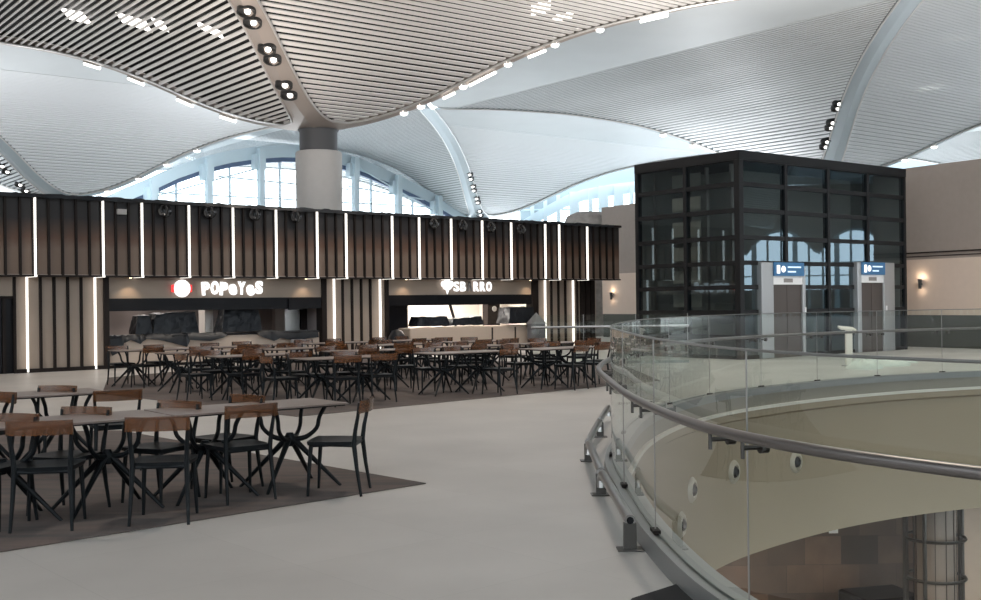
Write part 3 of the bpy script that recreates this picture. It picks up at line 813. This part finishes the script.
p_ = PL(sN(494, 1.5), 1.42, 1.48); oo = MB().lathe(p_, [(.10, 0), (.10, .02)], 20, -WN).build('emblem', mat('emblem_grey', (.5, .5, .5), .5)); oo.parent = o
o = MB().tube([PL(sN(450, .9), 1.62, .9), PL(sN(456, .75), .85, .75)], .05, 8).build('leaning_post', M['batten'], smooth=True); tag(o, 'dark leaning post standing on the right shop counter', 'post')
# grey cone-topped cover
o = thing('covered_stand', 'tall grey-covered stand with pointed top at the right end of the counter', 'covered stand', PL(sL(529.5), 0, -.35), wa)
MB().hexa([(-.26, -.22, 0), (.26, -.22, 0), (.26, .22, 0), (-.26, .22, 0)], [(-.26, -.22, .9), (.26, -.22, .9), (.26, .22, .9), (-.26, .22, .9)]).build('body', mat('grey_cover', (.13, .13, .14), .5), o, bevel=.04)
MB().add([(-.28, -.24, .88), (.28, -.24, .88), (.28, .24, .88), (-.28, .24, .88), (0, 0, 1.28)], [(0, 1, 4), (1, 2, 4), (2, 3, 4), (3, 0, 4), (3, 2, 1, 0)]).build('pointed_top', mat('grey_cover_top', (.2, .2, .21), .4), o)
# dark hooded heap beside counter
o = MB().lathe(PL(sN(397, -.4), 0, -.4), [(.26, 0), (.28, .4), (.26, .6), (.17, .78), (.05, .84)], 18).build('covered_bin', M['plastic'], smooth=True)
dm = o.modifiers.new('c', 'DISPLACE'); dm.texture = bpy.data.textures.new('cl', 'CLOUDS'); dm.texture.noise_scale = .3; dm.strength = .1
tag(o, 'dark blue-black covered heap on the floor at the left end of the right shop counter', 'covered heap')
# grey bin under counter right in left shop
o = MB().lathe(PL(sL(292), .0, -.35), [(.2, 0), (.23, .6), (.2, .62)], 20).build('bin', mat('grey_bin', (.28, .28, .29), .5), smooth=True); tag(o, 'grey round bin in front of the left shop counter, right side', 'bin')

# signs
def sign_root(px, py, label):
    p = lo(px, py) - WN * .05
    return thing('illuminated_sign', label, 'sign', p, wa)
R = sign_root(232, 288.5, 'glowing white chunky lettering on the fascia of the left shop')
sc = on_plane(202, 288, LW, WN); sc2 = on_plane(264, 288, LW, WN); W_ = (sc2 - sc).length
chars = 'POPEYES'
def glyph(root, ch, x, w_, h_, dz, m, rot=0, fat=.0):
    o = text_mesh(ch, .5, fat, .03, m); o.parent = root
    xs = [v.co.x for v in o.data.vertices]; ys_ = [v.co.y for v in o.data.vertices]
    cx_, cy_ = (max(xs) + min(xs)) / 2, (max(ys_) + min(ys_)) / 2
    kx, ky = w_ / (max(xs) - min(xs)), h_ / (max(ys_) - min(ys_))
    for v in o.data.vertices: v.co.x = (v.co.x - cx_) * kx; v.co.y = (v.co.y - cy_) * ky
    o.location = (x, 0, dz); o.rotation_euler = (radians(90), radians(rot), 0); return o
for k, ch in enumerate(chars):
    low = ch == 'E'
    glyph(R, 'e' if low else ch, -W_ / 2 + W_ * (k + .5) / 7, W_ / 7 * .84, .32 if low else .38, [0, .02, -.01, -.03, .01, -.05, .03][k], M['sign_white'], [-4, 3, 5, -3, 2, -4, 4][k], .022)
R = sign_root(181, 288.5, 'round white glowing emblem with red flanks left of the chunky lettering')
MB().lathe((0, 0, 0), [(.24, -.02), (.24, .04)], 28, (0, -1, 0)).build('disc', M['sign_white'], R, smooth=True)
for s in (-1, 1):
    MB().box((s * .25, .0, .0), (.10, .05, .20)).build('flank', M['sign_red'], R, bevel=.02)
R = sign_root(472, 286.5, 'glowing white block lettering with one unlit letter on the right shop fascia')
sc = on_plane(453, 287, LW, WN); sc2 = on_plane(492, 287, LW, WN); W_ = (sc2 - sc).length
for k, ch in enumerate('SBARRO'):
    o = glyph(R, ch, -W_ / 2 + W_ * (k + .5) / 6, W_ / 6 * .74, .33, 0, M['sign_dim'] if ch == 'A' else M['sign_white'], 0, .006)
    if ch == 'A': o['label'] = 'unlit dark letter'
R = sign_root(446, 286.5, 'glowing white tree-shaped emblem left of the block lettering')
mb = MB()
for (x, z, r) in ((-.15, .08, .11), (0, .13, .13), (.15, .08, .11), (-.07, .0, .11), (.07, .0, .11)): mb.lathe((x, 0, z), [(r, 0), (r, .04)], 16, (0, -1, 0))
mb.build('crown', M['sign_white'], R)
MB().add([(-.1, 0, 0), (.1, 0, 0), (0, 0, -.26), (-.1, -.04, 0), (.1, -.04, 0), (0, -.04, -.26)], [(0, 1, 2), (5, 4, 3), (0, 2, 5, 3), (1, 4, 5, 2), (0, 3, 4, 1)]).build('stem', M['sign_white'], R)
# sign on the shopfront outside the frame, mirrored in the tower
R = thing('illuminated_sign', 'glowing white lettering on the shop wall beyond the left edge of the view', 'sign', PU(-5.0, 2.15, .4), wa)
for k, ch in enumerate('BURGER KING'):
    if ch == ' ': continue
    o = text_mesh(ch, .55, .03, .03, M['sign_white']); o.parent = R; o.location = ((k - 5) * .42, 0, 0); o.rotation_euler = (radians(90), 0, 0)

# small soffit downlights with warm light
for k, (px, which) in enumerate([(128, 'left end of the left shop fascia'), (303, 'right end of the left shop fascia'), (403, 'left end of the right shop fascia'), (527, 'right end of the right shop fascia')]):
    s = sL(px, 282); p = PL(s, BZ - .045, -.18)
    o = thing('soffit_spot', 'tiny warm spotlight under the overhang at the ' + which, 'spotlight', p, 0, 'spotlights under the shop overhang')
    MB().lathe((0, 0, 0), [(.05, .04), (.06, 0), (.045, -.005)], 14).build('rim', M['housing'], o)
    MB().lathe((0, 0, -.004), [(.04, 0), (.03, -.012)], 12).build('lens', M['lamp_warm'], o)
    light('SPOT', p - Vector((0, 0, .05)), 14, (1, .75, .5), .04, rot=(radians(-12), 0, wa), spot=120, name='soffit_light')

# ------------------------------------------------------------------ walls behind
BA = Vector((5.1, 51, 0)); BD = Vector((.531, -.847, 0)).normalized(); BN = Vector((.847, .531, 0))
WRE = (on_plane(1000, 300, BA, BN) - BA).dot(BD)
def PB(s, z, n=0.0): return BA + BD * s + BN * n + Vector((0, 0, z))
m_ = wbox(PB, -.35, WRE, 0, 6.03, .4, .7); struct(m_, 'wall_right', M['taupe'])
m_ = wbox(PB, .15, WRE, 1.06, 2.9, 0, .4); struct(m_, 'wall_right_lower', M['cream'])
m_ = wbox(PB, .15, WRE, 0, 1.06, .03, .4); struct(m_, 'wall_right_base', M['wain'])
m_ = MB(); addw(m_, PB, 16, WRE, 3.0, 3.03, .38, .4); addw(m_, PB, 16, WRE, 3.12, 3.16, .36, .4); struct(m_, 'trim_220', M['batten'])
for k, (px, py) in enumerate([(613, 296), (922, 284)]):
    p = on_plane(px, py, BA, BN)
    side = ['left of the glass tower', 'right of the glass tower'][k]
    o = thing('wall_sconce', 'small black up-and-down sconce on the cream wall ' + side, 'wall lamp', p - BN * .02, math.atan2(BD.y, BD.x))
    MB().lathe((0, -.09, -.16), [(.05, 0), (.055, .16), (.075, .32)], 16, cap=False).build('body', M['housing'], o, smooth=True)
    MB().lathe((0, -.09, .12), [(.055, 0), (.04, .02)], 12).build('bulb', M['lamp_warm'], o)
    MB().box((0, -.03, 0), (.06, .06, .06)).build('wall_plate', M['housing'], o)
    light('POINT', p - BN * .16 + Vector((0, 0, .24)), 2.6, (1, .8, .6), .03, name='sconce_light')
    light('POINT', p - BN * .16 + Vector((0, 0, -.24)), .9, (1, .8, .6), .03, name='sconce_light')

# covered mound on top of the wall end
o = MB().lathe(PB(-1.75, 5.0, .7), [(1.1, -5.0), (1.2, .4), (1.05, .75), (.6, .93), (.1, .97)], 18).build('wrapped_bundle', mat('grey_wrap', (.28, .25, .23), .8, noise=.2, nscale=4), smooth=True)
tag(o, 'grey-brown wrapped bundle where the shop wall meets the upper beige wall', 'wrapped bundle')

# ------------------------------------------------------------------ glass lift tower
TC = at_depth(740, 300, 30.0); TC.z = 0
def PT(s, z, n=0.0): return TC + UP * s + Vector((UP.y, -UP.x, 0)) * n + Vector((0, 0, z))     # right face, n toward viewer
def PT2(s, z, n=0.0): return TC + VP_ * s - UP * n + Vector((0, 0, z))                             # left face
TW = thing('lift_tower', 'tall dark glass lift tower with black grid frame on the far side of the opening', 'lift tower')
TTOP = 5.72; RH = [.02, .72, 1.42, 2.0, 2.67, 3.36, 4.08, 4.80, 5.48]
hm = 8.0; hl = 3.85
rows_z = [0.05, .62, 1.30, 1.99, 2.66, 3.36, 4.10, 4.82, 5.50]
for fn, ln, nb, side in ((PT, hm, 4, 'right'), (PT2, hl, 2, 'left')):
    fm = MB()
    for i in range(nb + 1):
        s = ln * i / nb; addw(fm, fn, s - .06, s + .06, 0, TTOP, -.12, .05)
    for z in rows_z:
        addw(fm, fn, 0, ln, z - (.07 if z > 1.35 else .08), z + .05, -.10, .035)
    addw(fm, fn, -.05, ln + .05, TTOP - .26, TTOP, -.15, .07)
    fm.build('frame', M['frame'], TW)
    for i in range(nb):
        for z0_, z1_ in zip(rows_z, rows_z[1:]):
            a_, b_ = ln * i / nb + .06, ln * (i + 1) / nb - .06
            MB().add([fn(a_, z0_ + .05, 0), fn(b_, z0_ + .05, 0), fn(b_, z1_ - .06, 0), fn(a_, z1_ - .06, 0)], [(0, 1, 2, 3)]).build('glass_pane', M['tower_glass'], TW)
far = TC + UP * hm + VP_ * hl
MB().hexa([PT(0, TTOP - .1), PT(hm, TTOP - .1), far + Vector((0, 0, TTOP - .1)), PT2(hl, TTOP - .1)], [PT(0, TTOP), PT(hm, TTOP), far + Vector((0, 0, TTOP)), PT2(hl, TTOP)]).build('roof', M['frame'], TW)
MB().add([PT(hm, 0), far, far + Vector((0, 0, TTOP)), PT(hm, TTOP)], [(0, 1, 2, 3)]).build('rear_wall', M['core'], TW)
MB().add([PT2(hl, 0), far, far + Vector((0, 0, TTOP)), PT2(hl, TTOP)], [(0, 1, 2, 3)]).build('rear_wall', M['core'], TW)
cm = MB(); cc = TC + UP * 4.3 + VP_ * 2.2
cm.box(cc + Vector((0, 0, 2.7)), (5.4, 1.9, 5.4), math.atan2(UP.y, UP.x)); cm.build('shaft_core', M['core'], TW)
for z0_, z1_ in zip(rows_z, rows_z[1:]):
    m_ = MB(); addw(m_, PT2, 1.9, 3.0, z0_ + .14, z1_ - .16, -.62, -.6); m_.build('shaft_panel', M['corelight'], TW)
for s in (.5, 1.4, 3.4):
    m_ = MB(); addw(m_, PT2, s, s + .08, 0, TTOP - .3, -.4, -.3); m_.build('guide_rail', M['steel'], TW)
# portals
for (xa, xb, jl, jr, name) in ((762, 806, 774, 803, 'left'), (858, 895, 862, 884, 'right')):
    g = lambda px, py=300: (on_plane(px, py, TC - VP_ * .16, VP_) - (TC - VP_ * .16)).dot(UP)
    sa, sb, d0, d1 = g(xa), g(xb), g(jl), g(jr)
    zt = on_plane(xa, 262, TC - VP_ * .16, VP_).z
    po = MB(); addw(po, PT, sa, d0, 0, zt, -.1, .16); addw(po, PT, d1, sb, 0, zt if name == 'right' else zt - .15, -.1, .16)
    pr = po.build('portal', M['portal'], TW, bevel=.02)
    m_ = MB(); addw(m_, PT, d0, d1, zt - .62, zt - .38, .05, .15); m_.build('header', M['white'], pr)
    zd = zt - .62
    mid = (d0 + d1) / 2
    for aa, bb2 in ((d0, mid - .008), (mid + .008, d1)):
        m_ = MB(); addw(m_, PT, aa, bb2, 0, zd, .06, .10); m_.build('door_leaf', M['door'], pr)
    m_ = MB(); addw(m_, PT, mid - .2, mid + .2, zt - .56, zt - .45, .15, .16); m_.build('floor_indicator', M['sign_dim'], pr)
    sg = thing('overhead_sign', 'blue lit sign with white pictograms above the %s lift door' % name, 'sign')
    m_ = MB(); addw(m_, PT, d0 - .02, d1 + .02, zt - .38, zt, .06, .20); m_.build('panel', M['sign_blue'], sg)
    wdt = d1 - d0
    m_ = MB(); addw(m_, PT, d0 + wdt * .07, d0 + wdt * .17, zt - .31, zt - .08, .20, .21); m_.build('pictogram', M['sign_white'], sg)
    MB().lathe(PT(d0 + wdt * .29, zt - .19, .20), [(.09, 0), (.09, .01)], 16, Vector((UP.y, -UP.x, 0))).build('pictogram', M['sign_white'], sg)
    for zz, w2 in ((zt - .13, .9), (zt - .26, .72)):
        m_ = MB(); addw(m_, PT, d0 + wdt * .44, d0 + wdt * w2, zz - .022, zz + .022, .20, .205); m_.build('text_line', mat('sign_text', (.6, .75, .9), .5, emit=.5), sg)
    m_ = MB(); s_ = d1 + .1 if name == 'left' else d1 + .12; addw(m_, PT, s_ - .03, s_ + .03, 1.25, 1.4, .15, .18); m_.build('call_button', M['white'], pr)

# ---- things on the far floor
p = on_floor(849, 366); o = thing('info_stand', 'slim pale stand with slanted top on the floor in front of the lifts', 'stand', p)
MB().box((0, 0, .46), (.15, .1, .92)).build('post', M['rimwhite'], o)
MB().hexa([(-.22, -.14, .88), (.14, -.14, .86), (.14, .14, .90), (-.22, .14, .93)], [(-.22, -.14, .92), (.14, -.14, .89), (.14, .14, .94), (-.22, .14, .98)]).build('slanted_top', M['rimwhite'], o)
MB().box((0, 0, .01), (.3, .25, .02)).build('foot', M['steel'], o)
random.seed(11)
for k, (px, py, w_, h_) in enumerate([(866, 369, .8, .28), (889, 366, .9, .20), (906, 363, .5, .12)]):
    c = on_floor(px, py); rows = []
    for a_ in range(9):
        rr_ = a_ / 8; row = []
        for b_ in range(17):
            th = 2 * pi * b_ / 16; rad = w_ / 2 * (1 - rr_ ** 2 * .9) * (1 + .18 * sin(3 * th + k) + .05 * sin(7 * th))
            row.append((c.x + rad * cos(th), c.y + rad * .6 * sin(th), .0 + h_ * rr_ * (1 + .25 * sin(5 * th + a_))))
        rows.append(row)
    o = MB().grid(rows).build('crumpled_sheet', mat('pale_sheet', (.62, .64, .58), .4, bump=.4, bscale=8), smooth=True)
    tag(o, 'pale crumpled plastic heap, %s of three on the floor near the lifts' % ['left', 'middle', 'right'][k], 'plastic heap')

# ------------------------------------------------------------------ arched window wall (left, far)
W0 = Vector((-.1036 * Z0, 2.0 * Z0, 0)); WNn = Vector((-UP.y, UP.x, 0))
def onW(px, py): return on_plane(px, py, W0, WNn)
archpx = [(60, 222), (84, 208), (108, 196), (128, 187), (148, 179), (176, 166), (204, 156.5), (230, 150.5), (255, 147), (280, 145.5), (303, 146), (326, 149.5), (349, 156), (371, 164.5), (392, 174), (413, 184), (433, 194.5), (450, 205), (466, 215)]
arch = [onW(x, y) for x, y in archpx]
WT = 12.9
bm = MB(); bd_ = MB(); sp = MB()
for a_, b_ in zip(arch, arch[1:]):
    bm.hexa([a_ - WNn * .35 - Vector((0, 0, .85)), b_ - WNn * .35 - Vector((0, 0, .85)), b_ + WNn * .3 - Vector((0, 0, .85)), a_ + WNn * .3 - Vector((0, 0, .85))], [a_ - WNn * .35, b_ - WNn * .35, b_ + WNn * .3, a_ + WNn * .3])
    k_ = Vector((0, 0, 1.15))
    bd_.hexa([a_ - WNn * .25 - k_, b_ - WNn * .25 - k_, b_ + WNn * .1 - k_, a_ + WNn * .1 - k_], [a_ - WNn * .25 - Vector((0, 0, .85)), b_ - WNn * .25 - Vector((0, 0, .85)), b_ + WNn * .1 - Vector((0, 0, .85)), a_ + WNn * .1 - Vector((0, 0, .85))])
    sp.add([a_, b_, Vector((b_.x, b_.y, WT)), Vector((a_.x, a_.y, WT))], [(0, 1, 2, 3)])
o = struct(bm, 'window_1', M['facade'])
bd_.build('window_gasket', M['facade_dark'], o); sp.build('window_spandrel', M['spandrel'], o)
def archz(s):
    for a_, b_ in zip(arch, arch[1:]):
        sa, sb = (a_ - W0).dot(UP), (b_ - W0).dot(UP)
        if sa <= s <= sb: return a_.z + (b_.z - a_.z) * (s - sa) / (sb - sa)
    return 5
tcol = [1750 - 1e4 / (6.242 + .2243 * k) for k in range(-2, 8)]
ss = [(onW(x, 200) - W0).dot(UP) for x in tcol]
cm = MB(); mm = MB()
for s in ss:
    zt = archz(s); p = W0 + UP * s
    cm.box(p - WNn * .9 + Vector((0, 0, (zt - .2) / 2)), (.36, .5, zt - .2), math.atan2(UP.y, UP.x))
    cm.box(p - WNn * .55 + Vector((0, 0, zt - 1.1)), (.8, .6, 1.0), math.atan2(UP.y, UP.x))
for a_, b_ in zip(ss, ss[1:]):
    s = (a_ + b_) / 2; zt = archz(s) - 1.1; p = W0 + UP * s
    mm.box(p + Vector((0, 0, zt / 2)), (.10, .2, zt), math.atan2(UP.y, UP.x))
for z in (3.0, 5.0, 7.0, 9.0):
    good = [s for s in [ss[0] + (ss[-1] - ss[0]) * k / 60 for k in range(61)] if archz(s) - 1.0 > z]
    if good: mm.box(W0 + UP * ((good[0] + good[-1]) / 2) + Vector((0, 0, z)), (good[-1] - good[0], .15, .09), math.atan2(UP.y, UP.x))
cm.build('window_column', M['facade'], o); mm.build('window_mullion', M['facade'], o)
# inclined tie rods
tr = MB()
for (a_, b_) in (((145, 199), (262, 167)), ((215, 177), (345, 190)), ((355, 168), (430, 212)), ((345, 187), (420, 200))):
    p, q = onW(*a_) - WNn * .5, onW(*b_) - WNn * .5; tr.tube([p, q], .06, 6)
tr.build('tie_rod', M['facade'], o)
gl = MB().add([arch[0] * 1 - Vector((0, 0, arch[0].z)), Vector((arch[-1].x, arch[-1].y, 0)), Vector((arch[-1].x, arch[-1].y, WT)), Vector((arch[0].x, arch[0].y, WT))], [(0, 1, 2, 3)])
gl.build('window_pane', M['window_glass'], o)
# far right window between roof and beige wall
w2 = MB(); g2 = MB(); Yw = 87.4
top2 = [(520, 222), (545, 207), (565, 196), (582, 190), (598, 187), (612, 184.5), (640, 181), (700, 178), (780, 176), (880, 172), (975, 170)]
t2 = [at_depth(x, y, Yw) for x, y in top2]
for a_, b_ in zip(t2, t2[1:]):
    w2.hexa([a_ - Vector((0, .3, .9)), b_ - Vector((0, .3, .9)), b_ + Vector((0, .3, -.9)), a_ + Vector((0, .3, -.9))], [a_ - Vector((0, .3, 0)), b_ - Vector((0, .3, 0)), b_ + Vector((0, .3, 0)), a_ + Vector((0, .3, 0))])
o = struct(w2, 'window_2', M['facade'])
for x in (532, 545, 558, 574, 590, 603, 618, 631, 645, 660):
    p = at_depth(x, 200, Yw); z = max(t_.z for t_ in t2 if t_.x <= p.x + 3) - .4
    g2.box((p.x, Yw - .3, z / 2), (.75 if x in (574, 603, 618) else .28, .5, z))
for z in (7, 9): g2.box((11, Yw, z), (20, .1, .12))
g2.build('window_mullion', M['facade'], o)
sp = MB()
for a_, b_ in zip(t2, t2[1:]): sp.add([a_, b_, Vector((b_.x, b_.y, 13.2)), Vector((a_.x, a_.y, 13.2))], [(0, 1, 2, 3)])
sp.build('window_spandrel', M['spandrel'], o)
MB().add([(2, Yw + .2, 0), (40, Yw + .2, 0), (40, Yw + .2, 12.5), (2, Yw + .2, 12.5)], [(0, 1, 2, 3)]).build('window_pane', M['window_glass'], o)
# right-hand facade (seen mirrored in the tower)
fr_ = MB(); fx = 92.0; sp = MB(); PER = 7.2
def az_(y):
    t = ((y + 1.0) / PER) % 1.0
    return 6.0 + 2.6 * (1 - (2 * t - 1) ** 2)
ys = [-32 + .6 * k for k in range(200)]
for a_, b_ in zip(ys, ys[1:]):
    sp.add([(fx, a_, az_(a_)), (fx, b_, az_(b_)), (fx, b_, 13.2), (fx, a_, 13.2)], [(0, 1, 2, 3)])
    fr_.beam((fx - .2, a_, az_(a_)), (fx - .2, b_, az_(b_)), (.2, 0, 0), (0, 0, .12))
for k in range(88):
    y = -32 + 1.35 * k; fr_.box((fx - .1, y, az_(y) / 2), (.3, .22 if k % 3 else .5, az_(y)))
for z in (4.0, 5.3): fr_.box((fx - .1, 27, z), (.2, 119, .12))
o = struct(fr_, 'window_3', M['facade']); sp.build('window_spandrel', M['taupe'], o)
struct(MB().box((fx + .3, 27, 1.3), (.3, 119, 2.6)), 'wall_far_right', M['taupe'])
# rear and left enclosing walls out of view
struct(MB().box((-36, 32, 4), (.4, 130, 8)).box((-36, 34, 10.4), (.4, 34, 4.8)), 'wall_left', M['taupe'])
struct(MB().box((15, -33, 4), (102, .3, 8)), 'wall_rear', M['taupe'])

# ------------------------------------------------------------------ chairs and tables
def make_chair():
    t = thing('dining_chair', '-', 'chair')
    g = []; n = 10
    def sq(u, v, k=.86):
        # squircle mapping
        x = u * sqrt(max(0, 1 - v * v * (1 - k))); y = v * sqrt(max(0, 1 - u * u * (1 - k))); return x, y
    top, bot = [], []
    for i in range(n + 1):
        rt, rbm = [], []
        for j in range(n + 1):
            u, v = -1 + 2 * i / n, -1 + 2 * j / n; x, y = sq(u, v)
            dz = -.012 * (1 - u * u) * (1 - v * v)
            w_ = .225 + .012 * v
            rt.append((x * w_, y * .215, .462 + dz)); rbm.append((x * w_ * .97, y * .208, .432))
        top.append(rt); bot.append(rbm)
    mb = MB().grid(top); mb.grid([list(reversed(r)) for r in bot])
    def rim(g_): return [g_[i][0] for i in range(n)] + [g_[n][j] for j in range(n)] + [g_[n - i][n] for i in range(n)] + [g_[0][n - j] for j in range(n)]
    a_, b_ = rim(top), rim(bot); mb.grid([b_ + [b_[0]], a_ + [a_[0]]])
    mb.build('seat', M['chair_black'], t, smooth=True)
    for s in (-1, 1):
        MB().tube([(s * .185, .17, .44), (s * .195, .185, .25), (s * .205, .20, 0)], [.019, .017, .012], 8).build('leg', M['chair_black'], t, smooth=True)
        MB().tube([(s * .215, -.26, 0), (s * .205, -.225, .22), (s * .197, -.20, .44), (s * .203, -.215, .56), (s * .212, -.24, .68), (s * .216, -.252, .79)], [.012, .017, .021, .018, .015, .012], 8).build('leg', M['chair_black'], t, smooth=True)
    MB().tube([(-.19, .175, .425), (.19, .175, .425), (.195, -.195, .425), (-.195, -.195, .425)], .014, 6, True).build('seat_frame', M['chair_black'], t)
    fr, bk = [], []
    for i in range(13):
        x = -.232 + .464 * i / 12; y = -.262 - .045 * (1 - (x / .232) ** 2)
        fr.append([(x, y + .012 - .012 * k / 4, .705 + .105 * k / 4 - (.008 if abs(x) > .22 and k in (0,) else 0)) for k in range(5)])
        bk.append([(x, y - .012 - .012 * k / 4, .705 + .105 * k / 4) for k in range(5)])
    mb = MB().grid(fr); mb.grid([list(reversed(r)) for r in bk])
    mb.grid([[r[0] for r in bk], [r[0] for r in fr]]); mb.grid([[r[4] for r in fr], [r[4] for r in bk]])
    mb.grid([fr[0], bk[0]]); mb.grid([bk[-1], fr[-1]])
    mb.build('backrest', M['back_brown'], t, smooth=True)['label'] = 'curved glossy brown backrest'
    return t
def make_table():
    t = thing('dining_table', '-', 'table')
    MB().box((0, 0, .738), (1.6, .70, .016)).build('tabletop', M['table_top'], t, bevel=.004)
    MB().box((0, 0, .724), (1.56, .66, .012)).build('underframe', M['chair_black'], t)
    for sx in (-.4, .4):
        hub = MB().lathe((sx, 0, .36), [(.03, 0), (.05, .03), (.05, .08), (.03, .12)], 14).build('pedestal', M['chair_black'], t, smooth=True)
        for ax in (-1, 1):
            for ay in (-1, 1):
                MB().tube(catmull([(sx + ax * .02, ay * .02, .42), (sx + ax * .11, ay * .09, .44), (sx + ax * .185, ay * .155, .52), (sx + ax * .205, ay * .175, .62), (sx + ax * .25, ay * .215, .73)], 4, False), [.027 - .008 * min(1, i / 6) for i in range(17)], 8).build('arm', M['chair_black'], hub, smooth=True)
                MB().tube([(sx + ax * .02, ay * .02, .43), (sx + ax * .36, ay * .27, 0)], [.028, .014], 8).build('leg', M['chair_black'], hub, smooth=True)
    return t
chair0, table0 = make_chair(), make_table()
bpy.context.view_layer.update()
index_kids(chair0); index_kids(table0)
used = {'c': False, 't': False}
def place(kind, x, y, az, label, group):
    root = chair0 if kind == 'c' else table0
    o = root if not used[kind] else copy_tree(root)
    used[kind] = True
    o.location = (x, y, .010); o.rotation_euler = (0, 0, -radians(az))
    o['label'] = label; o['group'] = group; o['category'] = 'chair' if kind == 'c' else 'table'
    return o
def chair_by_back(px, ytop, az, label, group, z=.81):
    r = ray(px, ytop); t = (z - EYE) / r.z; bx, by = r.x * t, t
    a = radians(az); place('c', bx + sin(a) * .28, by + cos(a) * .28, az, label, group)
TA = 52.3
def table_at(x, y, az, label, group): place('t', x, y, az - 90, label, group)
gN = 'near dining tables'; gC = 'chairs at the near dining tables'
table_at(-2.13, 9.62, TA, 'near dining table with thin brown top, the right-hand one of the front row', gN)
table_at(-3.42, 8.62, TA, 'near dining table cut by the left edge of the view, front row', gN)
table_at(-4.82, 11.25, TA, 'dining table at the far left, one row behind the near tables', gN)
chair_by_back(39, 422, -8, 'black chair with dark brown back in the near row, leftmost, seen from behind', gC)
chair_by_back(157, 418, -6, 'black chair seen from behind, nearest middle seat of the front table row', gC)
chair_by_back(252, 405.5, -38, 'black chair seen from behind at the right half of the front table', gC)
chair_by_back(367, 399.5, -86, 'black chair seen side-on at the right end of the front table row', gC)
chair_by_back(87, 408, 195, 'chair facing the viewer across the front table, left half', gC)
chair_by_back(180, 402, 205, 'chair facing the viewer across the front table, middle', gC)
chair_by_back(248, 396, 218, 'chair facing the viewer across the front table, nearest its right end', gC)
chair_by_back(12, 415, 190, 'chair facing the viewer at the left edge behind the nearest chair', gC)
chair_by_back(118, 391, -28, 'chair with brown back at the right corner of the left rear table', gC)
chair_by_back(58, 386.5, 196, 'chair facing the viewer across the left rear table', gC)
chair_by_back(-2, 393, 200, 'chair on the left edge across the left rear table', gC)

# far crowd of tables
random.seed(21)
C0 = Vector((-2.35, 18.3, 0))
rowname = ['front row', 'second row', 'third row', 'back row']
colname = ['leftmost', 'second-from-left', 'third-from-left', 'fourth-from-left', 'fifth-from-left']
grid_def = {0: [0.0, 2.3, 4.7], 1: [-.6, 1.8, 4.1, 6.3], 2: [-.7, 1.5, 3.7, 6.0], 3: [-1.0, 1.2, 3.4, 5.6]}
for r_, cols in grid_def.items():
    for c_, a_ in enumerate(cols):
        ctr = C0 + UP * a_ + VP_ * (r_ * 2.15 + .1)
        ctr += Vector((random.uniform(-.12, .12), random.uniform(-.12, .12), 0)); az = TA + random.uniform(-5, 5)
        tl = '%s table in the %s' % (colname[c_], rowname[r_])
        table_at(ctr.x, ctr.y, az, 'dining table with thin brown top, %s of the far group' % tl, 'far dining tables')
        ua = Vector((sin(radians(az)), cos(radians(az)), 0)); va = Vector((-ua.y, ua.x, 0))
        for sx in (-1, 1):
            for sv in (-1, 1):
                if random.random() < .06: continue
                p = ctr + ua * (sx * (.40 + random.uniform(-.08, .08))) + va * (sv * (.50 + random.uniform(-.05, .18)))
                face = az - 90 if sv < 0 else az + 90
                place('c', p.x, p.y, face + random.uniform(-14, 14), 'chair at the %s %s seat of the %s, far group' % ('near' if sv < 0 else 'far', 'left' if sx < 0 else 'right', tl), 'chairs of the far dining tables')
        if (r_, c_) in ((0, 0), (1, 0), (0, 2), (1, 3)):
            sgn = -1 if c_ == 0 else 1
            p = ctr + ua * sgn * 1.12
            place('c', p.x, p.y, az - 180 * (sgn > 0), 'chair at the %s end of the %s, far group' % ('left' if sgn < 0 else 'right', tl), 'chairs of the far dining tables')
# dark covers lying on a couple of far tables
for k, (px, py, w_) in enumerate([(452, 344, .9), (480, 346, .5)]):
    r = ray(px, py); t = (.78 - EYE) / r.z
    pass

# ------------------------------------------------------------------ lights
# added unseen warm fill in the lower level and a ceiling-lamp contribution on the hall
light('AREA', (9.0, 18.0, -3.0), 290, (1, .8, .6), 3.0, name='added_lower_fill')
light('AREA', (4.0, 22.5, -2.8), 200, (1, .8, .6), 2.0, name='added_lower_fill')
for (x, y, z) in ((-14, 20, 11.5), (2, 14, 12), (14, 26, 11.5), (0, 30, 11.2)):
    light('SPOT', (x, y, z), 1300, (1, .88, .76), .4, spot=120, name='hall_lamp')
light('AREA', TC + UP * 4 + VP_ * 2 + Vector((0, 0, 6.2)), 1000, (1, .95, .9), 1.5, rot=(pi, 0, 0), name='added_uplight')  # unseen uplight added over the tower to brighten the ceiling
for q_, e_ in (((-24, 50, 4.8), 420), ((-12, 58, 5), 450), ((12, 62, 5), 600)):
    light('AREA', q_, e_, (.95, .97, 1), 2.0, rot=(pi, 0, 0), name='added_uplight')  # more unseen fill, added behind the shops to lift the far vaults
for s_ in (-2, 3, 8):
    p = PU(s_, TZ + .6, 2.2); light('AREA', p, 170, (1, .9, .82), 1.2, rot=(pi, 0, 0), name='added_uplight')  # added on the shop roof, out of sight, to brighten the near slats
